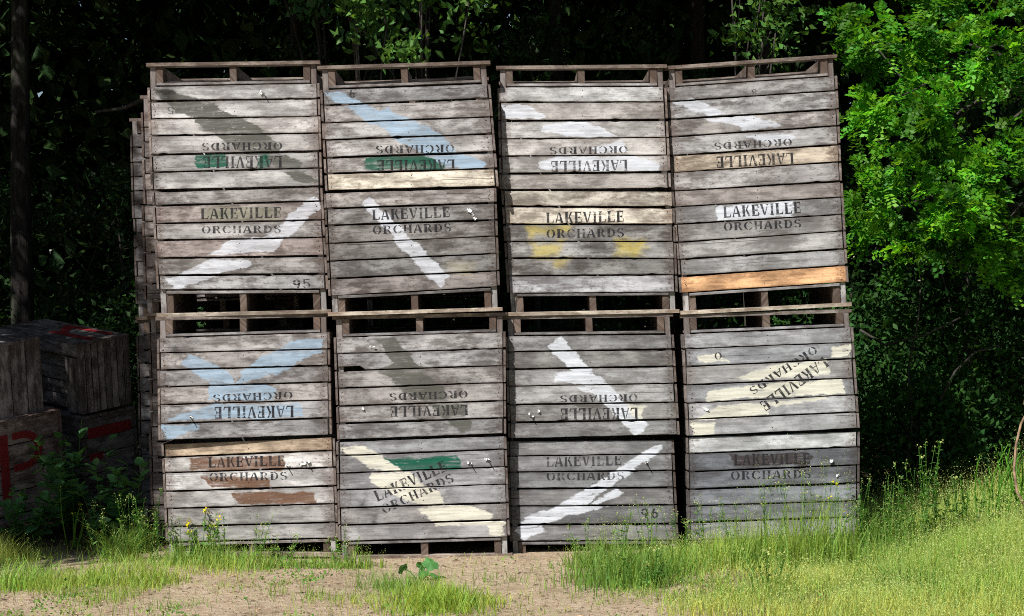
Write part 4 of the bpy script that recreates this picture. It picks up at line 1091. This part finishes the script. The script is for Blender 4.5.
tussock(812, 568, 0.24, 0.15, 620, 0.50, 'tallest grass clump, in front of the right half of the rightmost stack', 204, tone=(1.05, 1.0, 0.85), seeds=0.25, bend=0.4)
tussock(440, 606, 0.17, 0.2, 1500, 0.17, 'bright low grass clump on the sand before the second stack', 205, tone=(1.3, 1.15, 1.0), seeds=0, bend=0.6)
tussock(122, 562, 0.10, 0.10, 260, 0.30, 'grass clump with long arching blades left of the leftmost stack', 206, seeds=0.05, bend=0.8)
tussock(195, 566, 0.22, 0.10, 520, 0.20, 'weedy grass at the left foot of the leftmost stack', 207, seeds=0.2, bend=0.5)
tussock(250, 568, 0.20, 0.08, 420, 0.17, 'weedy grass before the middle of the leftmost stack', 210, seeds=0.2, bend=0.5)
tussock(312, 568, 0.18, 0.06, 240, 0.13, 'thin grass at the right foot of the leftmost stack', 208, seeds=0.2)
tussock(100, 584, 0.14, 0.14, 420, 0.17, 'bright grass tuft on the sand at the lower left', 211, tone=(1.2, 1.1, 1.0), seeds=0.05, bend=0.6)
tussock(25, 588, 0.16, 0.14, 450, 0.22, 'bright grass tuft in the lower left corner', 212, tone=(1.1, 1.1, 1.0), seeds=0.05, bend=0.6)
tussock(150, 584, 0.11, 0.13, 420, 0.15, 'bright grass tuft before the left corner of the leftmost stack', 213, tone=(1.25, 1.1, 1.0), seeds=0.05, bend=0.6)
tussock(356, 566, 0.10, 0.06, 200, 0.14, 'thin grass at the left foot of the second stack', 214, seeds=0.25)
tussock(598, 566, 0.14, 0.07, 420, 0.20, 'wispy grass before the left half of the third stack', 215, tone=(0.8, 0.85, 0.75), seeds=0.25, bend=0.5)
tussock(905, 592, 0.22, 0.25, 420, 0.26, 'greener grass clump in the meadow below the bushy weed', 216, tone=(0.75, 0.85, 0.7), seeds=0.3, bend=0.6)
tussock(985, 578, 0.25, 0.3, 420, 0.30, 'greener grass clump in the meadow near the right edge', 217, tone=(0.8, 0.88, 0.7), seeds=0.3, bend=0.6)
tussock(770, 600, 0.28, 0.25, 420, 0.16, 'low green grass clump at the bottom before the rightmost stack', 218, tone=(0.8, 0.9, 0.75), seeds=0.2, bend=0.6)
tussock(888, 552, 0.22, 0.12, 480, 0.36, 'shaggy grass clump just right of the rightmost stack', 209, tone=(0.6, 0.75, 0.6))

# ------------------------------------------------------------------ weeds
def stemmed(name, px, py, label, cat, seed, n_stem, h, spread, leaf, n_leaf, mat=LEAF_WEED, tip=None, stem_col=(0.8, 1.0, 0.7), z=None, group=None, stem_r=0.004, curve=0.15, leaf_from=0.1, leaf_w=0.45, tone=(1, 1, 1), y=None, tips_n=6, tip_size=0.016, side_twigs=0):
    rg = np.random.default_rng(seed)
    c = gpix(px, py); cz = float(gz(c.x, c.y))
    root = empty(name, (c.x, c.y, cz), label, cat, group)
    mb = MB(); LP = []; LD = []; TP = []
    for i in range(n_stem):
        a = rg.uniform(0, 2 * math.pi); r = spread * math.sqrt(rg.random())
        b = Vector((r * 0.35 * math.cos(a), r * 0.35 * math.sin(a), -0.01))
        hh = h * rg.uniform(0.6, 1.1)
        e = Vector((r * math.cos(a), r * math.sin(a), hh))
        m = b.lerp(e, 0.5) + Vector((rg.uniform(-1, 1), rg.uniform(-1, 1), 0)) * curve * hh * 0.5
        pts = []
        for k in range(7):
            s = k / 6; pts.append(b * (1 - s) ** 2 + m * 2 * s * (1 - s) + e * s * s)
        tube(mb, pts, [stem_r * (1 - 0.65 * k / 6) for k in range(7)], 5, stem_col)
        for k in range(n_leaf):
            s = leaf_from + (1 - leaf_from) * rg.random()
            p = b * (1 - s) ** 2 + m * 2 * s * (1 - s) + e * s * s
            aa = rg.uniform(0, 6.28); LP.append(p); LD.append((math.cos(aa), math.sin(aa), 0.3 + 0.4 * s))
        ends = [e]
        for k in range(side_twigs):
            s = rg.uniform(0.45, 0.95); p = b * (1 - s) ** 2 + m * 2 * s * (1 - s) + e * s * s
            aa = rg.uniform(0, 6.28); q = p + Vector((math.cos(aa) * 0.3, math.sin(aa) * 0.3, 1)) * hh * 0.17
            tube(mb, [p, q], [stem_r * 0.5, stem_r * 0.3], 4, stem_col); ends.append(q)
        TP += ends
    mb.build('stem', LEAF_WEED, root, smooth=True)
    if LP:
        LP = np.array([tuple(p) for p in LP]); LD = np.array(LD)
        sz = leaf * (1.15 - 0.5 * np.clip(LP[:, 2] / h, 0, 1))
        n = len(LP)
        a = norm(LD + rg.normal(size=(n, 3)) * 0.3); bb = norm(np.cross(a, np.array([0, 0, 1.0]) + rg.normal(size=(n, 3)) * 0.3)); cc = np.cross(bb, a)
        L = (sz * rg.uniform(0.6, 1.2, n))[:, None]; w = L * leaf_w * 0.5
        dn = np.array([0, 0, -1.0])
        # six-sided leaf folded on its midrib: two quads
        V = np.stack([LP, LP + a * L * 0.3 + bb * w + cc * L * 0.06, LP + a * L * 0.72 + bb * w * 0.7 + dn * L * 0.06, LP + a * L + dn * L * 0.16,
                      LP + a * L * 0.72 - bb * w * 0.7 + dn * L * 0.06, LP + a * L * 0.3 - bb * w + cc * L * 0.06], 1).reshape(-1, 3)
        i0 = np.arange(n)[:, None] * 6
        F = np.concatenate([i0 + np.array([[0, 1, 2, 3]]), i0 + np.array([[0, 3, 4, 5]])], 1).reshape(-1, 4)
        k = rg.uniform(0.7, 1.3, (n, 1)); hu = rg.uniform(-0.12, 0.12, (n, 1))
        T_ = np.repeat(np.concatenate([k * (1 + hu), k, k * (1 - hu)], 1), 2, axis=0) * np.array(tone)
        np_mesh('foliage', V, F, mat, T_, root)
    if tip is not None:
        E = np.array([tuple(p) for p in TP])
        G = np.repeat(E, tips_n, axis=0); G = G + rg.normal(size=G.shape) * np.array([0.009, 0.009, 0.011])
        V, F, T_ = leaves(G, tip_size, rg, None, -0.3, 0.9, 0.2, 0.06, 0.1)
        np_mesh('flower_head', V, F, tip, T_, root)
    return root
stemmed('mustard_plant', 200, 562, 'weed with small yellow flowers at the foot of the leftmost stack', 'wild flower', 301, 9, 0.34, 0.24, 0.055, 12, tip=PETAL, side_twigs=1)
stemmed('flowering_weed', 832, 556, 'thin weed with few yellow flowers before the rightmost stack', 'wild flower', 302, 4, 0.48, 0.2, 0.04, 12, tip=PETAL, tips_n=3)
stemmed('broadleaf_weed', 72, 540, 'tall broad leaved weed in the shade before the red P crate', 'weed', 303, 9, 0.86, 0.34, 0.16, 20, mat=LEAF_BROAD, leaf_w=0.62)
stemmed('broadleaf_weed', 116, 545, 'shaded broad leaved weed right of the tallest one, near the leftmost stack', 'weed', 304, 9, 0.70, 0.32, 0.15, 18, mat=LEAF_BROAD, leaf_w=0.62)
stemmed('broadleaf_weed', 22, 545, 'low broad leaved weed at the left edge under the red P crate', 'weed', 305, 10, 0.42, 0.36, 0.13, 15, mat=LEAF_BROAD, leaf_w=0.62)
stemmed('yellow_tipped_weed', 72, 548, 'weed of bare upright stems with yellow tips left of the bins', 'weed', 306, 6, 0.42, 0.16, 0.05, 2, tip=PETAL, stem_col=(1.5, 1.4, 0.6), tips_n=3, curve=0.4, tip_size=0.011, stem_r=0.006)
stemmed('spiky_weed', 148, 552, 'dark spiky weed against the left foot of the leftmost stack', 'weed', 307, 9, 0.42, 0.14, 0.03, 30, tone=(0.9, 0.9, 0.9), tip=SEED, tips_n=4, tip_size=0.01)
stemmed('bushy_weed', 926, 549, 'upright bushy weed standing over the meadow right of the bins', 'weed', 308, 12, 0.72, 0.24, 0.045, 34, tone=(0.9, 0.95, 0.9), tip=SEED, tips_n=5)
stemmed('leafy_weed', 890, 549, 'low leafy weed between the rightmost stack and the bushy weed', 'weed', 309, 15, 0.44, 0.3, 0.05, 24)
stemmed('leafy_weed', 962, 546, 'low leafy weed right of the bushy weed', 'weed', 310, 15, 0.46, 0.26, 0.05, 22)
stemmed('upright_shoots', 985, 543, 'thick curved green shoots standing beside the bent cane', 'weed', 311, 14, 0.66, 0.34, 0.05, 6, stem_col=(1.15, 1.45, 0.6), stem_r=0.009, curve=0.5, tip=LEAF_WEED, tips_n=5, side_twigs=1)
stemmed('upright_shoots', 1042, 540, 'thick green shoots at the right edge behind the bent cane', 'weed', 312, 10, 0.66, 0.3, 0.05, 6, stem_col=(1.15, 1.45, 0.6), stem_r=0.009, curve=0.5, tip=LEAF_WEED, tips_n=5, side_twigs=1)
stemmed('pale_weed', 770, 590, 'thin pale weed in the grass before the rightmost stack', 'weed', 313, 9, 0.22, 0.2, 0.03, 16, tip=SEED)
stemmed('pale_weed', 650, 590, 'thin weed in the grass clump before the third stack', 'weed', 314, 10, 0.26, 0.2, 0.03, 18, tip=SEED)

for i, (px, py, h) in enumerate([(585, 563, 0.26), (618, 562, 0.36), (652, 560, 0.40), (680, 558, 0.34), (706, 557, 0.40), (738, 557, 0.36), (768, 556, 0.50), (798, 556, 0.52), (822, 556, 0.60), (850, 554, 0.50), (872, 553, 0.46), (903, 549, 0.50), (940, 548, 0.52), (1005, 542, 0.5),
                                 (182, 562, 0.30), (225, 564, 0.34), (252, 563, 0.30), (285, 565, 0.20), (345, 566, 0.24), (135, 560, 0.44), (105, 562, 0.34), (158, 560, 0.42)]):
    stemmed('wispy_weed', px, py, 'wispy seeding weed growing at the foot of the stacked bins', 'weed', 400 + i, 7, h, 0.16, 0.045, 12, tone=(1.1, 1.1, 0.9), tip=SEED, tips_n=5, tip_size=0.009, stem_r=0.0025, group='wispy weeds along the foot of the stacks', side_twigs=2, leaf_w=0.3)

# squash seedling on the sand
def squash():
    c = gpix(418, 578); root = empty('squash_seedling', (c.x, c.y, float(gz(c.x, c.y))), 'squash seedling with broad leaves on the bare sand before the second stack', 'seedling')
    rg = random.Random(9)
    for (dx, dy, z, r, tilt, az, t) in [(0.085, 0.02, 0.10, 0.068, 0.75, -1.2, (1.1, 1.25, 1.1)), (-0.105, 0.0, 0.075, 0.05, 1.0, 2.4, (0.55, 0.6, 0.6)), (0.04, -0.03, 0.045, 0.05, 0.5, -2.0, (0.9, 1.0, 0.7)), (0.02, 0.03, 0.085, 0.045, 1.1, 0.8, (0.9, 1.1, 0.7)), (0.11, -0.05, 0.035, 0.045, 0.4, -0.5, (0.9, 1.1, 0.8))]:
        mb = MB(); ctr = Vector((dx, dy, z)); n = 14
        nr = Vector((math.sin(tilt) * math.cos(az), math.sin(tilt) * math.sin(az), math.cos(tilt))); ax = nr.orthogonal().normalized(); ay = nr.cross(ax)
        rim = []
        for i in range(n):
            a = 2 * math.pi * i / n; rr = 0.82 * r * (1 + 0.12 * math.cos(5 * a) - (0.45 if i == 0 else 0)) * rg.uniform(0.93, 1.07)
            rim.append(ctr + ax * rr * math.cos(a) + ay * rr * math.sin(a) - nr * (0.18 * rr * (1 + 0.5 * math.sin(4 * a))))
        for i in range(n): mb.face([ctr, rim[i], rim[(i + 1) % n]], tint=t)
        tube(mb, [(0, 0, -0.01), (dx * 0.5, dy * 0.5, z * 0.7), tuple(ctr - nr * 0.003)], [0.005, 0.004, 0.003], 6, (1.2, 1.3, 1.0))
        mb.build('leaf', LEAF_BROAD, root, fixn=False)
squash()

# bent cane at the right edge
mb = MB()
yb = -0.25
b0 = pix(1026, 508, yb)
cn = [(1026, 508), (1017, 492), (1014, 470), (1016, 445), (1021, 424), (1029, 408), (1036, 396), (1034, 382), (1026, 392), (1024, 404), (1030, 414)]
tube(mb, [pix(a, b, yb + 0.02 * i) - b0 for i, (a, b) in enumerate(cn)], [0.010, 0.010, 0.0095, 0.009, 0.0085, 0.008, 0.0075, 0.007, 0.006, 0.005, 0.004], 8)
o = mb.build('bent_cane', plain('cane_skin', (0.27, 0.175, 0.11, 1), 0.7, 14, 0.5), None, smooth=True); o.location = b0
tag(o, 'bent pale brown cane curling up at the right edge', 'cane')

# trailing stems in the shade on the right
for i, pts in enumerate([[(905, 470, 2.3), (912, 420, 2.35), (908, 370, 2.4), (918, 320, 2.4), (922, 270, 2.5)], [(940, 400, 2.2), (955, 372, 2.2), (975, 352, 2.3), (1000, 345, 2.4)], [(860, 330, 2.6), (885, 345, 2.5), (925, 335, 2.5), (960, 318, 2.6)]]):
    mb = MB(); q0 = pix(*pts[0])
    tube(mb, [pix(*p) - q0 for p in pts], [0.012, 0.011, 0.009, 0.008, 0.006][:len(pts)], 6)
    o = mb.build('bare_vine', BARK, None, smooth=True); o.location = q0
    tag(o, ['upright thin bare vine in the shade under the locust tree', 'short arching bare vine under the locust tree', 'long drooping bare vine close to the rightmost stack'][i], 'vine')

# low leafy ground weeds between the grass
def ground_weeds():
    rg = np.random.default_rng(91)
    def dens(x, y):
        d = np.clip(noise2(x, y, 4.0, 31) - 0.25, 0, 1) * 0.9 + 0.02
        d = d * np.where(x < -1.2, 1.0, np.where(x > 0.4, 0.8, 0.35))
        return np.where(inside_bins(x, y), 0, d)
    x, y = scatter(2600, -4.8, 5.2, -4.0, 0.9, dens, rg)
    n = len(x); k = 12
    P = np.repeat(np.stack([x, y, gz(x, y)], 1), k, axis=0)
    P = P + rg.normal(size=P.shape) * np.array([0.035, 0.035, 0.0]) + np.array([0, 0, 1.0]) * rg.uniform(0.005, 0.10, (n * k, 1)) * np.repeat(rg.uniform(0.3, 1.2, (n, 1)), k, axis=0)
    V, F, T_ = leaves(P, 0.024, rg, None, -0.1, 0.6, 0.35, 0.18)
    T_ = T_ * np.array([1.7, 1.5, 1.3])
    o = np_mesh('ground_weeds', V, F, LEAF_WEED, T_)
    tag(o, 'low leafy weeds scattered through the grass and sand', 'weeds', kind='stuff')
ground_weeds()

# chips and twigs lying on the sand
def debris():
    rg = np.random.default_rng(81)
    n = 5200
    x = rg.uniform(-4.2, 1.8, n); y = rg.uniform(-3.6, 0.0, n) 
    P = np.stack([x, y, gz(x, y) + 0.004], 1)
    a = rg.uniform(0, 6.28, n); d = np.stack([np.cos(a), np.sin(a), rg.uniform(-0.1, 0.2, n)], 1); s = np.stack([-np.sin(a), np.cos(a), np.zeros(n)], 1)
    L = 0.003 + 0.035 * rg.random((n, 1)) ** 3; w = rg.uniform(0.002, 0.007, (n, 1)); up = np.array([0, 0, 1.0]) * rg.uniform(0.002, 0.009, (n, 1))
    V = np.stack([P - d * L, P + s * w, P + d * L, P - s * w, P + up], 1).reshape(-1, 3)
    i0 = np.arange(n)[:, None] * 5
    F = np.concatenate([i0 + np.array([[0, 1, 4]]), i0 + np.array([[1, 2, 4]]), i0 + np.array([[2, 3, 4]]), i0 + np.array([[3, 0, 4]])], 1).reshape(-1, 3)
    k = rg.uniform(0.35, 2.2, (n, 1)); T_ = np.repeat(np.concatenate([k, k, k], 1), 4, axis=0)
    o = np_mesh('ground_litter', V, F, plain('dry_litter', (0.17, 0.115, 0.07, 1)), T_)
    tag(o, 'dry chips and twigs strewn on the sand', 'litter', kind='stuff')
debris()
